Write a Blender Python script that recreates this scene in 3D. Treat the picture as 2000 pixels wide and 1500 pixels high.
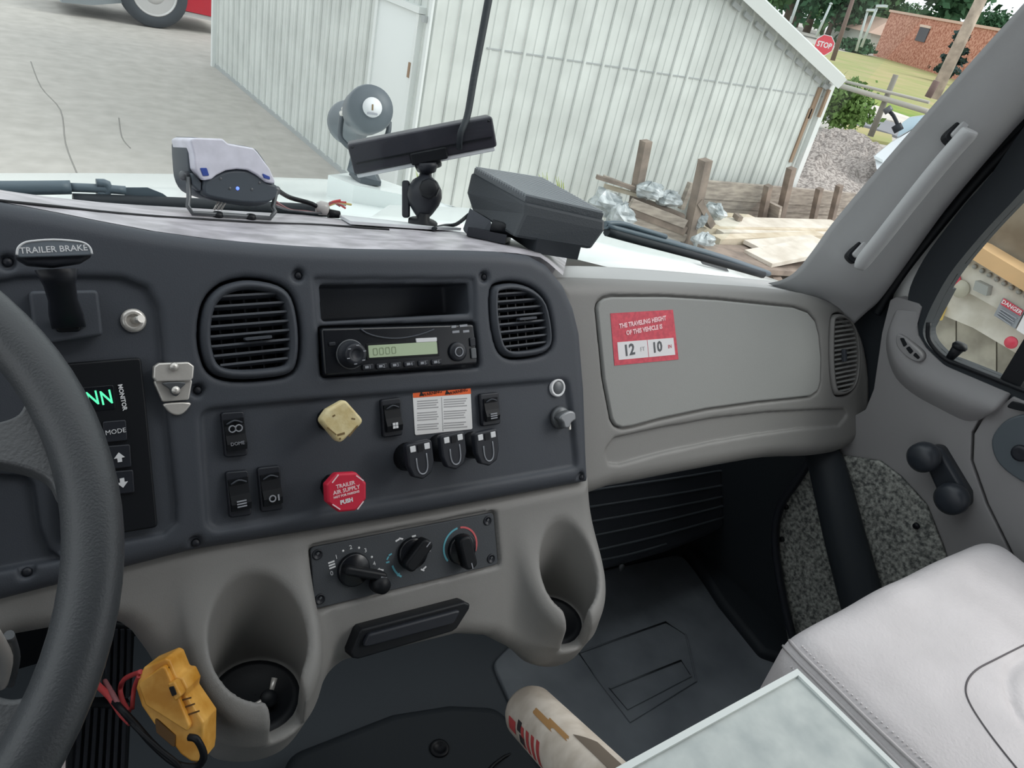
import bpy, bmesh, math, random
import numpy as np
from mathutils import Vector, Matrix

for _o in list(bpy.data.objects):
    bpy.data.objects.remove(_o, do_unlink=True)
SC = bpy.context.scene
COL = SC.collection
rnd = random.Random(7)

# ---------------------------------------------------------------- camera (world origin = eye point, x across the cab, y forward, z up)
def _cam_axes(h=40.0, p=29.0, r=13.5):
    h, p, r = map(math.radians, (h, p, r))
    Z = np.array([0, 0, 1.0]); H = np.array([math.sin(h), math.cos(h), 0]); R0 = np.array([math.cos(h), -math.sin(h), 0])
    F = math.cos(p) * H - math.sin(p) * Z
    D0 = -math.sin(p) * H - math.cos(p) * Z
    return math.cos(r) * R0 - math.sin(r) * D0, math.sin(r) * R0 + math.cos(r) * D0, F
CX, CY, CF = _cam_axes()
FOC = 1500.0
GZ = -2.35                                   # ground level below the eye
cam_data = bpy.data.cameras.new('camera')
cam = bpy.data.objects.new('camera', cam_data)
COL.objects.link(cam)
cam_data.sensor_fit = 'HORIZONTAL'; cam_data.sensor_width = 36.0; cam_data.lens = 27.0
cam_data.clip_start = 0.02; cam_data.clip_end = 600
cam.matrix_world = Matrix(((CX[0], -CY[0], -CF[0], 0), (CX[1], -CY[1], -CF[1], 0), (CX[2], -CY[2], -CF[2], 0), (0, 0, 0, 1)))
SC.camera = cam

# ---------------------------------------------------------------- sky, sun, exposure
world = bpy.data.worlds.new('overcast_sky'); SC.world = world
world.use_nodes = True
_bg = world.node_tree.nodes['Background']
_bg.inputs[0].default_value = (0.93, 0.97, 1.0, 1)
_bg.inputs[1].default_value = 1.12
sun_d = bpy.data.lights.new('sun', 'SUN'); sun_d.energy = 1.6; sun_d.angle = math.radians(35); sun_d.color = (1, 0.98, 0.94)
sun = bpy.data.objects.new('sun', sun_d); COL.objects.link(sun)
sun.rotation_euler = Vector((0.62, -0.42, 0.66)).to_track_quat('Z', 'Y').to_euler()
SC.view_settings.view_transform = 'Standard'
SC.view_settings.look = 'None'
SC.view_settings.gamma = 1.0
SC.view_settings.use_curve_mapping = False
SC.view_settings.exposure = 0.25

# ---------------------------------------------------------------- where a line of sight meets a real surface
def ray(px, py):
    return CF * FOC + (px - 1000) * CX + (py - 750) * CY
def on(px, py, P0, n):
    d = ray(px, py)
    return d * (np.dot(np.asarray(P0, float), n) / np.dot(d, n))
def AX(px, py, x): d = ray(px, py); return d * (x / d[0])
def AY(px, py, y): d = ray(px, py); return d * (y / d[1])
def AZ(px, py, z): d = ray(px, py); return d * (z / d[2])
def AD(px, py, dep): return ray(px, py) * (dep / FOC)
def AG(px, py): return AZ(px, py, GZ)
TILT = math.radians(28)
PU = np.array([1.0, 0, 0]); PV = np.array([0, math.sin(TILT), math.cos(TILT)]); PN = np.array([0, -math.cos(TILT), math.sin(TILT)])
PA = np.array([0.285, 0.6425, -0.391])       # a point of the dash face
CPM = Matrix(((PU[0], PV[0], PN[0], PA[0]), (PU[1], PV[1], PN[1], PA[1]), (PU[2], PV[2], PN[2], PA[2]), (0, 0, 0, 1)))
def cp(px, py, c=0.0):
    P = on(px, py, PA + c * PN, PN) - PA
    return (float(P[0]), float(P @ PV))
def cps(pts, c=0.0): return [cp(x, y, c) for x, y in pts]
def cpw(a, b, c=0.0): return PA + a * PU + b * PV + c * PN
def fp(px, py, c=0.0, rot=0.0):
    a, b = cp(px, py, c)
    return CPM @ Matrix.Translation((a, b, c)) @ Matrix.Rotation(rot, 4, 'Z')
def frame(P, u, v):
    u = np.asarray(u, float); u = u / np.linalg.norm(u)
    v = np.asarray(v, float); v = v - u * (u @ v); v = v / np.linalg.norm(v)
    n = np.cross(u, v)
    return Matrix(((u[0], v[0], n[0], P[0]), (u[1], v[1], n[1], P[1]), (u[2], v[2], n[2], P[2]), (0, 0, 0, 1)))
def lerp(a, b, t): return np.asarray(a, float) * (1 - t) + np.asarray(b, float) * t

# ---------------------------------------------------------------- materials
def s2l(c):
    c = c / 255.0
    return c / 12.92 if c <= 0.04045 else ((c + 0.055) / 1.055) ** 2.4
MATS = {}
def mat(name, rgb, rough=0.5, metal=0.0, spec=0.5, bump=0.0, bscale=300.0, var=0.0, vscale=8.0, var2=None, coat=0.0, emit=0.0, detail=3.0, ramp=(0.35, 0.65), stretch=None):
    m = bpy.data.materials.new(name); m.use_nodes = True
    nt = m.node_tree; b = nt.nodes['Principled BSDF']
    col = tuple(s2l(v) for v in rgb) + (1,)
    b.inputs['Base Color'].default_value = col
    b.inputs['Roughness'].default_value = rough
    b.inputs['Metallic'].default_value = metal
    b.inputs['Specular IOR Level'].default_value = spec
    if coat: b.inputs['Coat Weight'].default_value = coat
    if emit:
        b.inputs['Emission Color'].default_value = col; b.inputs['Emission Strength'].default_value = emit
    if bump or var:
        tc = nt.nodes.new('ShaderNodeTexCoord'); src = tc.outputs['Object']
        if stretch:
            mp = nt.nodes.new('ShaderNodeMapping'); mp.inputs['Scale'].default_value = stretch
            nt.links.new(src, mp.inputs['Vector']); src = mp.outputs['Vector']
    if var:
        nz = nt.nodes.new('ShaderNodeTexNoise'); nz.inputs['Scale'].default_value = vscale; nz.inputs['Detail'].default_value = detail
        nt.links.new(src, nz.inputs['Vector'])
        rp_ = nt.nodes.new('ShaderNodeValToRGB')
        lo = var2 if var2 else tuple(v * (1 - var) for v in rgb)
        rp_.color_ramp.elements[0].position = ramp[0]; rp_.color_ramp.elements[1].position = ramp[1]
        rp_.color_ramp.elements[0].color = tuple(s2l(v) for v in lo) + (1,)
        rp_.color_ramp.elements[1].color = col
        nt.links.new(nz.outputs['Fac'], rp_.inputs['Fac']); nt.links.new(rp_.outputs['Color'], b.inputs['Base Color'])
    if bump:
        n2 = nt.nodes.new('ShaderNodeTexNoise'); n2.inputs['Scale'].default_value = bscale; n2.inputs['Detail'].default_value = 2
        nt.links.new(src, n2.inputs['Vector'])
        bp = nt.nodes.new('ShaderNodeBump'); bp.inputs['Strength'].default_value = bump; bp.inputs['Distance'].default_value = 0.002
        nt.links.new(n2.outputs['Fac'], bp.inputs['Height']); nt.links.new(bp.outputs['Normal'], b.inputs['Normal'])
    MATS[name] = m
    return m
def glass(name, tint=(1, 1, 1)):
    m = bpy.data.materials.new(name); m.use_nodes = True; nt = m.node_tree
    for n in list(nt.nodes): nt.nodes.remove(n)
    out = nt.nodes.new('ShaderNodeOutputMaterial'); mix = nt.nodes.new('ShaderNodeMixShader')
    tr = nt.nodes.new('ShaderNodeBsdfTransparent'); gl = nt.nodes.new('ShaderNodeBsdfGlossy'); fr = nt.nodes.new('ShaderNodeLayerWeight'); pw = nt.nodes.new('ShaderNodeMath'); pw.operation = 'POWER'; pw.inputs[1].default_value = 4.0; ml = nt.nodes.new('ShaderNodeMath'); ml.operation = 'MULTIPLY_ADD'; ml.inputs[1].default_value = 0.14; ml.inputs[2].default_value = 0.012
    tr.inputs[0].default_value = tint + (1,); gl.inputs['Roughness'].default_value = 0.02; fr.inputs['Blend'].default_value = 0.5
    nt.links.new(fr.outputs['Facing'], pw.inputs[0]); nt.links.new(pw.outputs[0], ml.inputs[0]); nt.links.new(ml.outputs[0], mix.inputs[0]); nt.links.new(tr.outputs[0], mix.inputs[1]); nt.links.new(gl.outputs[0], mix.inputs[2])
    nt.links.new(mix.outputs[0], out.inputs['Surface'])
    return m

# ---------------------------------------------------------------- 2-D outline helpers
def area2(p): return sum(p[i][0] * p[(i + 1) % len(p)][1] - p[(i + 1) % len(p)][0] * p[i][1] for i in range(len(p)))
def ccw(p): return list(p) if area2(p) > 0 else list(reversed(p))
def rp(pts, r, seg=4):
    """polygon with its corners rounded"""
    out = []; n = len(pts)
    for i in range(n):
        p0, p1, p2 = (np.array(pts[(i + k) % n], float) for k in (-1, 0, 1))
        d0, d2 = p0 - p1, p2 - p1; l0, l2 = np.linalg.norm(d0), np.linalg.norm(d2)
        if l0 < 1e-9 or l2 < 1e-9: continue
        d0 /= l0; d2 /= l2
        ang = math.acos(max(-1, min(1, float(d0 @ d2))))
        if ang > math.pi - 0.12: out.append(tuple(p1)); continue
        t = min(r / math.tan(ang / 2), 0.48 * l0, 0.48 * l2)
        a, b = p1 + d0 * t, p1 + d2 * t
        for k in range(seg + 1):
            s = k / seg
            out.append(tuple((1 - s) ** 2 * a + 2 * s * (1 - s) * p1 + s * s * b))
    return out
def sm(pts, n=4, closed=True):
    """Catmull-Rom through the points"""
    P = [np.array(p, float) for p in pts]; N = len(P); out = []
    for i in range(N if closed else N - 1):
        g = (lambda k: P[k % N]) if closed else (lambda k: P[max(0, min(N - 1, k))])
        a, b, c, d = g(i - 1), g(i), g(i + 1), g(i + 2)
        for k in range(n):
            t = k / n
            out.append(tuple(0.5 * ((2 * b) + (-a + c) * t + (2 * a - 5 * b + 4 * c - d) * t * t + (-a + 3 * b - 3 * c + d) * t ** 3)))
    if not closed: out.append(tuple(P[-1]))
    return out
def rrect(w, h, r, seg=4, cx=0, cy=0):
    return [(x + cx, y + cy) for x, y in rp([(-w / 2, -h / 2), (w / 2, -h / 2), (w / 2, h / 2), (-w / 2, h / 2)], r, seg)]
def circ(r, n=24, cx=0, cy=0): return [(cx + r * math.cos(2 * math.pi * k / n), cy + r * math.sin(2 * math.pi * k / n)) for k in range(n)]
def safe_inset(p):
    n = len(p); P = np.array(p, float); E = np.roll(P, -1, 0) - P; L = np.hypot(E[:, 0], E[:, 1]); A = np.arctan2(E[:, 1], E[:, 0])
    T = (A - np.roll(A, 1) + math.pi) % (2 * math.pi) - math.pi
    k = np.tan(np.clip(T, -2.4, 2.4) / 2); s = k + np.roll(k, -1)
    return float(min((0.9 * l / q for l, q in zip(L, s) if q > 1e-4), default=1.0))
def inset(pts, d):
    n = len(pts); out = []
    for i in range(n):
        p0, p1, p2 = (np.array(pts[(i + k) % n], float) for k in (-1, 0, 1))
        e0, e1 = p1 - p0, p2 - p1
        e0 /= max(np.linalg.norm(e0), 1e-9); e1 /= max(np.linalg.norm(e1), 1e-9)
        n0, n1 = np.array([-e0[1], e0[0]]), np.array([-e1[1], e1[0]])
        b = n0 + n1; L = np.linalg.norm(b); b = b / L if L > 1e-6 else n0
        k = d / max(0.35, float(b @ n0))
        out.append(tuple(p1 + b * k))
    return out

# ---------------------------------------------------------------- mesh builder
class MB:
    def __init__(s): s.v = []; s.f = []; s.smooth = []
    def add(s, verts, faces, M=None, smooth=False):
        o = len(s.v)
        for p in verts:
            p = Vector(p)
            s.v.append(tuple(M @ p) if M is not None else tuple(p))
        for f in faces: s.f.append(tuple(i + o for i in f)); s.smooth.append(smooth)
        return s
    def box(s, c, d, M=None, bev=0.0):
        if bev > 0:
            p = ccw(rrect(d[0], d[1], bev * 1.5, 2, c[0], c[1]))
            return s.plate(p, c[2] - d[2] / 2, c[2] + d[2] / 2, min(bev, d[2] / 2.1), M, seg=2, both=True)
        x, y, z = (q / 2 for q in d)
        vs = [(c[0] + i * x, c[1] + j * y, c[2] + k * z) for k in (-1, 1) for j in (-1, 1) for i in (-1, 1)]
        return s.add(vs, [(0, 2, 3, 1), (4, 5, 7, 6), (0, 1, 5, 4), (2, 6, 7, 3), (0, 4, 6, 2), (1, 3, 7, 5)], M)
    def hexa(s, P): # 8 corners: bottom 4 then top 4, same order
        return s.add(P, [(3, 2, 1, 0), (4, 5, 6, 7), (0, 1, 5, 4), (1, 2, 6, 5), (2, 3, 7, 6), (3, 0, 4, 7)])
    def plate(s, pts, z0, z1, R=0.002, M=None, seg=3, both=False, smooth=True):
        p = ccw(pts)
        p = [q for i, q in enumerate(p) if math.hypot(q[0] - p[i - 1][0], q[1] - p[i - 1][1]) > 1e-5]
        n = len(p); rings = []
        R = min(R, safe_inset(p)) if R > 0 else R
        if both:
            for k in range(seg, 0, -1):
                th = k / seg * math.pi / 2
                rings.append((inset(p, R * (1 - math.cos(th))), z0 + R - R * math.sin(th)))
            rings.append((p, z0 + R))
        else: rings.append((p, z0))
        if R > 0:
            for k in range(seg + 1):
                th = k / seg * math.pi / 2
                rings.append((inset(p, R * (1 - math.cos(th))), z1 - R + R * math.sin(th)))
        else: rings.append((p, z1))
        vs = [(x, y, z) for q, z in rings for x, y in q]; fs = []
        for k in range(len(rings) - 1):
            for i in range(n):
                j = (i + 1) % n
                fs.append((k * n + i, k * n + j, (k + 1) * n + j, (k + 1) * n + i))
        s.add(vs, fs, M, smooth)
        o = len(s.v) - len(vs)
        s.f.append(tuple(o + n - 1 - i for i in range(n))); s.smooth.append(False)
        s.f.append(tuple(o + (len(rings) - 1) * n + i for i in range(n))); s.smooth.append(False)
        return s
    def ring(s, outer, inner, z0, z1, M=None):
        """flat frame between two outlines with the same number of points"""
        n = len(outer)
        vs = [(x, y, z0) for x, y in outer] + [(x, y, z1) for x, y in outer] + [(x, y, z1) for x, y in inner] + [(x, y, z0) for x, y in inner]
        fs = []
        for k in range(4):
            for i in range(n):
                j = (i + 1) % n
                fs.append((k * n + i, k * n + j, ((k + 1) % 4) * n + j, ((k + 1) % 4) * n + i))
        return s.add(vs, fs, M, False)
    def loft(s, rings, closed=True, caps=True, smooth=True, M=None):
        n = len(rings[0]); vs = [p for r in rings for p in r]; fs = []
        for k in range(len(rings) - 1):
            for i in range(n if closed else n - 1):
                j = (i + 1) % n
                fs.append((k * n + i, k * n + j, (k + 1) * n + j, (k + 1) * n + i))
        s.add(vs, fs, M, smooth)
        if caps and closed:
            o = len(s.v) - len(vs)
            s.f.append(tuple(o + n - 1 - i for i in range(n))); s.smooth.append(False)
            s.f.append(tuple(o + (len(rings) - 1) * n + i for i in range(n))); s.smooth.append(False)
        return s
    def lathe(s, prof, seg=24, M=None, caps=True):
        return s.loft([[(r * math.cos(2 * math.pi * k / seg), r * math.sin(2 * math.pi * k / seg), z) for k in range(seg)] for r, z in prof], True, caps, True, M)
    def tube(s, path, r, seg=8, closed=False, smooth_n=0, flat=1.0):
        P = [np.array(p, float) for p in path]
        if smooth_n: P = [np.array(p) for p in sm(P, smooth_n, closed)]
        N = len(P); rings = []; prev = None
        for i in range(N):
            a = P[(i - 1) % N] if closed else P[max(0, i - 1)]; b = P[(i + 1) % N] if closed else P[min(N - 1, i + 1)]
            t = b - a; t /= max(np.linalg.norm(t), 1e-9)
            if prev is None:
                up = np.array([0, 0, 1.0]) if abs(t[2]) < 0.9 else np.array([1.0, 0, 0])
                u = np.cross(t, up)
            else: u = prev - t * (prev @ t)
            u /= max(np.linalg.norm(u), 1e-9); w = np.cross(t, u); prev = u
            rr = r(i / max(1, N - 1)) if callable(r) else r
            rings.append([tuple(P[i] + rr * (math.cos(2 * math.pi * k / seg) * u + flat * math.sin(2 * math.pi * k / seg) * w)) for k in range(seg)])
        if closed: rings.append(rings[0])
        return s.loft(rings, True, not closed)
    def rod(s, p0, p1, r0, r1=None, seg=10):
        r1 = r0 if r1 is None else r1
        return s.tube([p0, p1], lambda t: r0 + (r1 - r0) * t, seg)
    def beam(s, p0, p1, w, h, up=(0, 0, 1)):
        p0 = np.array(p0, float); p1 = np.array(p1, float); L = np.linalg.norm(p1 - p0)
        M = frame((p0 + p1) / 2, p1 - p0, np.cross(np.asarray(up, float), p1 - p0))
        return s.box((0, 0, 0), (L, w, h), M)
    def grid(s, rows, smooth=True): return s.loft(rows, False, False, smooth)
    def build(s, name, m=None, parent=None, fix=True, kind=None):
        me = bpy.data.meshes.new(name)
        me.from_pydata(s.v, [], s.f)
        me.polygons.foreach_set('use_smooth', s.smooth)
        if fix and len(s.v) < 60000:
            bm = bmesh.new(); bm.from_mesh(me); bmesh.ops.recalc_face_normals(bm, faces=bm.faces[:]); bm.to_mesh(me); bm.free()
        me.update()
        return link(name, me, m, parent, kind)
def link(name, me, m, parent=None, kind=None):
    o = bpy.data.objects.new(name, me); COL.objects.link(o)
    if m is not None: me.materials.append(m)
    if parent is not None:
        o.parent = parent
        o.matrix_parent_inverse = PINV.get(parent.name, Matrix())
    else:
        c = np.empty(len(me.vertices) * 3); me.vertices.foreach_get('co', c); c = c.reshape(-1, 3)
        b = np.array([(c[:, 0].min() + c[:, 0].max()) / 2, (c[:, 1].min() + c[:, 1].max()) / 2, c[:, 2].min()])
        c -= b; me.vertices.foreach_set('co', c.ravel()); me.update()
        o.location = b; PINV[o.name] = Matrix.Translation(-Vector(b))
    if kind: o['kind'] = kind
    return o
PINV = {}
def tag(o, label, cat, group=None):
    o['label'] = label; o['category'] = cat
    if group: o['group'] = group
    return o
def thing(name, label, cat, loc, group=None):
    o = bpy.data.objects.new(name, None); COL.objects.link(o)
    o.location = Vector(loc); o.empty_display_size = 0.05
    PINV[o.name] = Matrix.Translation(-Vector(loc))
    return tag(o, label, cat, group)
def struct(o, label=None):
    o['kind'] = 'structure'
    if label: o['label'] = label
    return o
def txt(s, size, M, m, parent, name='lettering', align='CENTER', sx=1.0, bold=0.0, ext=0.00015):
    cu = bpy.data.curves.new(name, 'FONT'); cu.body = s; cu.size = size; cu.align_x = align; cu.align_y = 'CENTER'; cu.extrude = ext; cu.offset = bold
    cu.resolution_u = 2
    cu.materials.append(m)
    tmp = bpy.data.objects.new(name + '_curve', cu); COL.objects.link(tmp)
    me = bpy.data.meshes.new_from_object(tmp.evaluated_get(bpy.context.evaluated_depsgraph_get()))
    bpy.data.objects.remove(tmp, do_unlink=True); bpy.data.curves.remove(cu); me.name = name
    o = bpy.data.objects.new(name, me); COL.objects.link(o)
    o.parent = parent; o.matrix_parent_inverse = PINV.get(parent.name, Matrix())
    o.matrix_basis = M @ Matrix.Diagonal((sx, 1, 1, 1))
    return o

# ---------------------------------------------------------------- moulded shapes: distance fields meshed with surface nets
def poly_sdf(pts, X, Y):
    d = np.full(X.shape, 1e9); s = np.ones(X.shape); n = len(pts)
    for i in range(n):
        x0, y0 = pts[i]; x1, y1 = pts[(i + 1) % n]
        ex, ey = x1 - x0, y1 - y0; L = ex * ex + ey * ey
        if L < 1e-14: continue
        wx, wy = X - x0, Y - y0
        t = np.clip((wx * ex + wy * ey) / L, 0, 1)
        d = np.minimum(d, (wx - ex * t) ** 2 + (wy - ey * t) ** 2)
        c1 = Y >= y0; c2 = Y < y1; c3 = ex * wy > ey * wx
        s = np.where((c1 & c2 & c3) | (~c1 & ~c2 & ~c3), -s, s)
    return s * np.sqrt(d)
def smin(a, b, k):
    h = np.clip(0.5 + 0.5 * (b - a) / k, 0, 1); return b * (1 - h) + a * h - k * h * (1 - h)
def smax(a, b, k): return -smin(-a, -b, k)
def rext(d2, z, z0, z1, R):
    """rounded extrusion of a 2-D distance"""
    w = np.abs(z - (z0 + z1) / 2) - (z1 - z0) / 2
    a, b = d2 + R, w + R
    return np.minimum(np.maximum(a, b), 0) + np.hypot(np.maximum(a, 0), np.maximum(b, 0)) - R
def rbox(X, Y, Z, c, h, R):
    q = [np.abs(A - cc) - hh + R for A, cc, hh in zip((X, Y, Z), c, h)]
    return np.minimum(np.maximum(np.maximum(q[0], q[1]), q[2]), 0) + np.sqrt(sum(np.maximum(k, 0) ** 2 for k in q)) - R
def axes(lo, hi, st):
    ax = [np.arange(lo[i], hi[i] + st, st) for i in range(3)]
    return np.meshgrid(*ax, indexing='ij', sparse=True)
def nets(name, F, lo, st, m, parent=None, M=None):
    F = F.astype(np.float32); S = F < 0
    nx, ny, nz = F.shape
    cnt = np.zeros((nx - 1, ny - 1, nz - 1), np.int8)
    cor = [(i, j, k) for i in (0, 1) for j in (0, 1) for k in (0, 1)]
    for i, j, k in cor: cnt += S[i:nx - 1 + i, j:ny - 1 + j, k:nz - 1 + k]
    idx = np.argwhere((cnt > 0) & (cnt < 8))
    vals = np.stack([F[idx[:, 0] + i, idx[:, 1] + j, idx[:, 2] + k] for i, j, k in cor], 1)
    acc = np.zeros((len(idx), 3)); num = np.zeros(len(idx))
    for a in range(8):
        for b in range(a + 1, 8):
            ca, cb = np.array(cor[a]), np.array(cor[b])
            if np.abs(ca - cb).sum() != 1: continue
            va, vb = vals[:, a], vals[:, b]; ok = (va < 0) != (vb < 0)
            t = np.where(ok, va / np.where(ok, va - vb, 1), 0)
            acc += np.where(ok[:, None], ca + t[:, None] * (cb - ca), 0); num += ok
    V = np.asarray(lo) + (idx + acc / num[:, None]) * st
    vid = np.full(cnt.shape, -1, np.int64); vid[tuple(idx.T)] = np.arange(len(idx))
    quads = []
    for ax in range(3):
        A = [slice(None)] * 3; B = [slice(None)] * 3
        A[ax] = slice(0, -1); B[ax] = slice(1, None)
        e = np.argwhere(S[tuple(A)] != S[tuple(B)])
        o1, o2 = (ax + 1) % 3, (ax + 2) % 3
        e = e[(e[:, o1] > 0) & (e[:, o2] > 0) & (e[:, o1] < F.shape[o1] - 1) & (e[:, o2] < F.shape[o2] - 1)]
        sg = S[tuple(e.T)]
        def cell(d1, d2):
            c = e.copy(); c[:, o1] -= d1; c[:, o2] -= d2; return vid[tuple(c.T)]
        q = np.stack([cell(1, 1), cell(0, 1), cell(0, 0), cell(1, 0)], 1)
        q[~sg] = q[~sg][:, ::-1]
        quads.append(q)
    Q = np.concatenate(quads); Q = Q[(Q >= 0).all(1)]
    if M is not None:
        Mn = np.array(M); V = V @ Mn[:3, :3].T + Mn[:3, 3]
    me = bpy.data.meshes.new(name)
    me.vertices.add(len(V)); me.vertices.foreach_set('co', V.ravel())
    me.loops.add(len(Q) * 4); me.loops.foreach_set('vertex_index', Q.ravel().astype(np.int32))
    me.polygons.add(len(Q)); me.polygons.foreach_set('loop_start', np.arange(0, len(Q) * 4, 4, dtype=np.int32))
    me.polygons.foreach_set('use_smooth', np.ones(len(Q), bool))
    me.update(calc_edges=True); me.validate()
    return link(name, me, m, parent)
# ================================================================ materials of the cab
DARK = mat('charcoal_plastic', (66, 70, 77), 0.55, spec=0.35, bump=0.12, bscale=900)
DARKER = mat('black_plastic', (34, 37, 44), 0.45, spec=0.4)
BLACK = mat('deep_black_plastic', (16, 19, 24), 0.5, spec=0.3)
GLOSSB = mat('gloss_black', (18, 21, 27), 0.25, spec=0.5)
GREY = mat('warm_grey_plastic', (128, 127, 125), 0.5, spec=0.35, bump=0.1, bscale=900)
GREYD = mat('glove_door_grey', (146, 147, 145), 0.55, spec=0.3, bump=0.12, bscale=900)
DOORG = mat('door_grey_plastic', (138, 137, 138), 0.5, spec=0.35, bump=0.1, bscale=900)
PAD = mat('dusty_dash_pad', (198, 194, 200), 0.36, spec=0.6, bump=0.1, bscale=500, var=0.22, vscale=26, stretch=(1, 2, 1))
PADG = mat('pale_dash_pad', (176, 176, 176), 0.45, spec=0.5)
WHITE = mat('white_print', (225, 226, 228), 0.6)
DIMW = mat('faded_print', (150, 153, 160), 0.6)
CHROME = mat('brushed_metal', (216, 212, 206), 0.3, metal=0.45, bump=0.2, bscale=120)
STEEL = mat('bracket_steel', (92, 95, 98), 0.4, metal=0.4)
PILLAR = mat('pillar_trim_grey', (172, 173, 174), 0.6, spec=0.3, bump=0.1, bscale=900)
RUBBER = mat('black_rubber', (38, 43, 48), 0.6, spec=0.3)
MATB = mat('floor_rubber', (116, 122, 128), 0.6, spec=0.35, bump=0.25, bscale=60, var=0.35, vscale=7, var2=(92, 98, 104))
LEATHER = mat('pale_grey_leather', (205, 201, 203), 0.5, spec=0.35, bump=0.35, bscale=240, var=0.05, vscale=12)
LEATHS = mat('seat_side_vinyl', (150, 146, 148), 0.5, spec=0.35, bump=0.3, bscale=240)
CARPET = mat('speckled_carpet', (168, 170, 164), 0.95, spec=0.05, bump=0.8, bscale=260, var=0.6, vscale=150, var2=(84, 87, 86), detail=8)

# ================================================================ dashboard
dash = thing('dashboard', 'truck dashboard with charcoal centre panel, warm grey cup holder fascia and grey glove box side', 'dashboard', cpw(0.1, -0.1, -0.05))

OUT = cps([(-700, 1345), (-60, 1195), (380, 1080), (800, 1010), (1156, 943), (1153, 880), (1149, 760), (1140, 650), (1128, 600), (1108, 555), (1075, 515), (1040, 496), (980, 489), (900, 486), (800, 485), (700, 483),
           (600, 478), (500, 471), (400, 461), (300, 447), (200, 428), (100, 408), (0, 389), (-60, 378), (-700, 352)])
SWP = rp(cps([(388, 800), (640, 778), (1104, 741), (1112, 800), (1122, 895), (1122, 912), (420, 1036), (402, 1020)], -0.005), 0.012)
LEFTR = cps([(-60, 560), (40, 541), (140, 540), (235, 543), (285, 562), (308, 605), (316, 680), (326, 820), (344, 985), (343, 1020), (318, 1042), (200, 1064), (-60, 1110)], -0.006)
VENTL = sm(cps([(490, 541), (545, 552), (575, 580), (588, 640), (587, 700), (570, 733), (520, 744), (450, 746), (408, 730), (390, 690), (386, 640), (396, 590), (420, 560), (450, 546)]), 3)
VENTR = sm(cps([(958, 566), (975, 551), (1010, 549), (1045, 562), (1070, 590), (1081, 640), (1080, 675), (1062, 694), (1020, 702), (990, 700), (970, 680), (958, 625)]), 3)
POCK = rp(cps([(626, 556), (917, 553), (921, 612), (632, 628)], 0), 0.003)
POCKF = rp(cps([(612, 543), (926, 543), (930, 626), (620, 640)], 0), 0.003)
RAD = rp(cps([(622, 637), (930, 628), (938, 718), (628, 739)], 0), 0.004)
SCREWS = [(583, 538), (946, 541), (382, 1060), (53, 1117), (1136, 932), (15, 512), (386, 762)]
def build_face():
    st = 0.0025; lo = (-0.62, -0.275, -0.085); hi = (0.375, 0.215, 0.012)
    X, Y, Z = axes(lo, hi, st)
    X2, Y2 = X[:, :, 0] + 0 * Y[:, :, 0], Y[:, :, 0] + 0 * X[:, :, 0]
    P = lambda p: poly_sdf(p, X2, Y2)[:, :, None]
    F = rext(P(OUT), Z, -0.075, 0.0, 0.016)
    # soft raised lip along the foot of the face
    def cut(F, d2, dep, k=0.003): return smax(F, -smax(d2, -(Z + dep), k), k)
    F = cut(F, P(SWP), 0.005, 0.004)
    F = cut(F, P(LEFTR), 0.006, 0.004)
    F = cut(F, P(cps([(-60, 925), (55, 928), (66, 950), (78, 1030), (96, 1072), (122, 1088), (-60, 1122)], -0.012)), 0.013, 0.004)
    F = cut(F, P(VENTL), 0.03, 0.004); F = cut(F, P(VENTR), 0.03, 0.004)
    F = cut(F, P(POCKF), 0.003, 0.002); F = cut(F, P(POCK), 0.06, 0.002); F = cut(F, P(RAD), 0.014, 0.002)
    for q in SCREWS:
        a, b = cp(*q); d2 = (np.hypot(X2 - a, Y2 - b) - 0.0062)[:, :, None]; F = cut(F, d2, 0.006, 0.002)
    o = nets('instrument_panel', F, lo, st, DARK, dash, CPM); o['label'] = 'charcoal centre panel'
build_face()
for q in SCREWS:
    f_ = fp(*q, -0.006)
    MB().lathe([(0.0001, 0.0025), (0.0032, 0.0022), (0.0042, 0.0), (0.0042, -0.001)], 12, f_).build('screw', DARKER, dash)

# ---- top pad between the brow and the windscreen
BROW = [(-700, 351), (-60, 377), (0, 389), (100, 408), (200, 428), (300, 447), (400, 461), (500, 471), (600, 478), (700, 483), (800, 485), (900, 486), (1000, 490), (1060, 500), (1100, 535)]
REAR = [(-700, 340), (-60, 366), (0, 378), (100, 389), (200, 396), (300, 402), (400, 408), (500, 414), (600, 420), (700, 432), (800, 440), (900, 452), (1000, 468), (1060, 478), (1110, 492)]
def pad_pt(t, s):
    """t along the brow (0..len-1), s 0 at the brow, 1 at the glass"""
    i = min(int(t), len(BROW) - 2); f = t - i
    bx, by = lerp(BROW[i], BROW[i + 1], f); rx, ry = lerp(REAR[i], REAR[i + 1], f)
    p0 = on(bx, by, PA - 0.012 * PN, PN); p1 = AY(rx, ry, 0.94)
    p = lerp(p0, p1, s); p[2] += 0.006 * math.sin(math.pi * min(1, s)) - (0.002 if s == 0 else 0)
    return p
rows = [[tuple(pad_pt(t, s)) for t in np.linspace(0, len(BROW) - 1, 40)] for s in (0, .12, .3, .5, .7, .9, 1.0)]
rows.append([(p[0], p[1] + 0.01, p[2] - 0.05) for p in rows[-1]])
MB().grid(rows).build('top_pad', PAD, dash)['label'] = 'dusty sunlit dash top'
seam = [tuple(AY(x, y, 0.865) + np.array([0, 0, 0.0])) for x, y in [(-60, 381), (0, 390), (100, 404), (200, 415), (300, 423), (400, 430), (520, 436), (640, 441), (760, 449)]]
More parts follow.
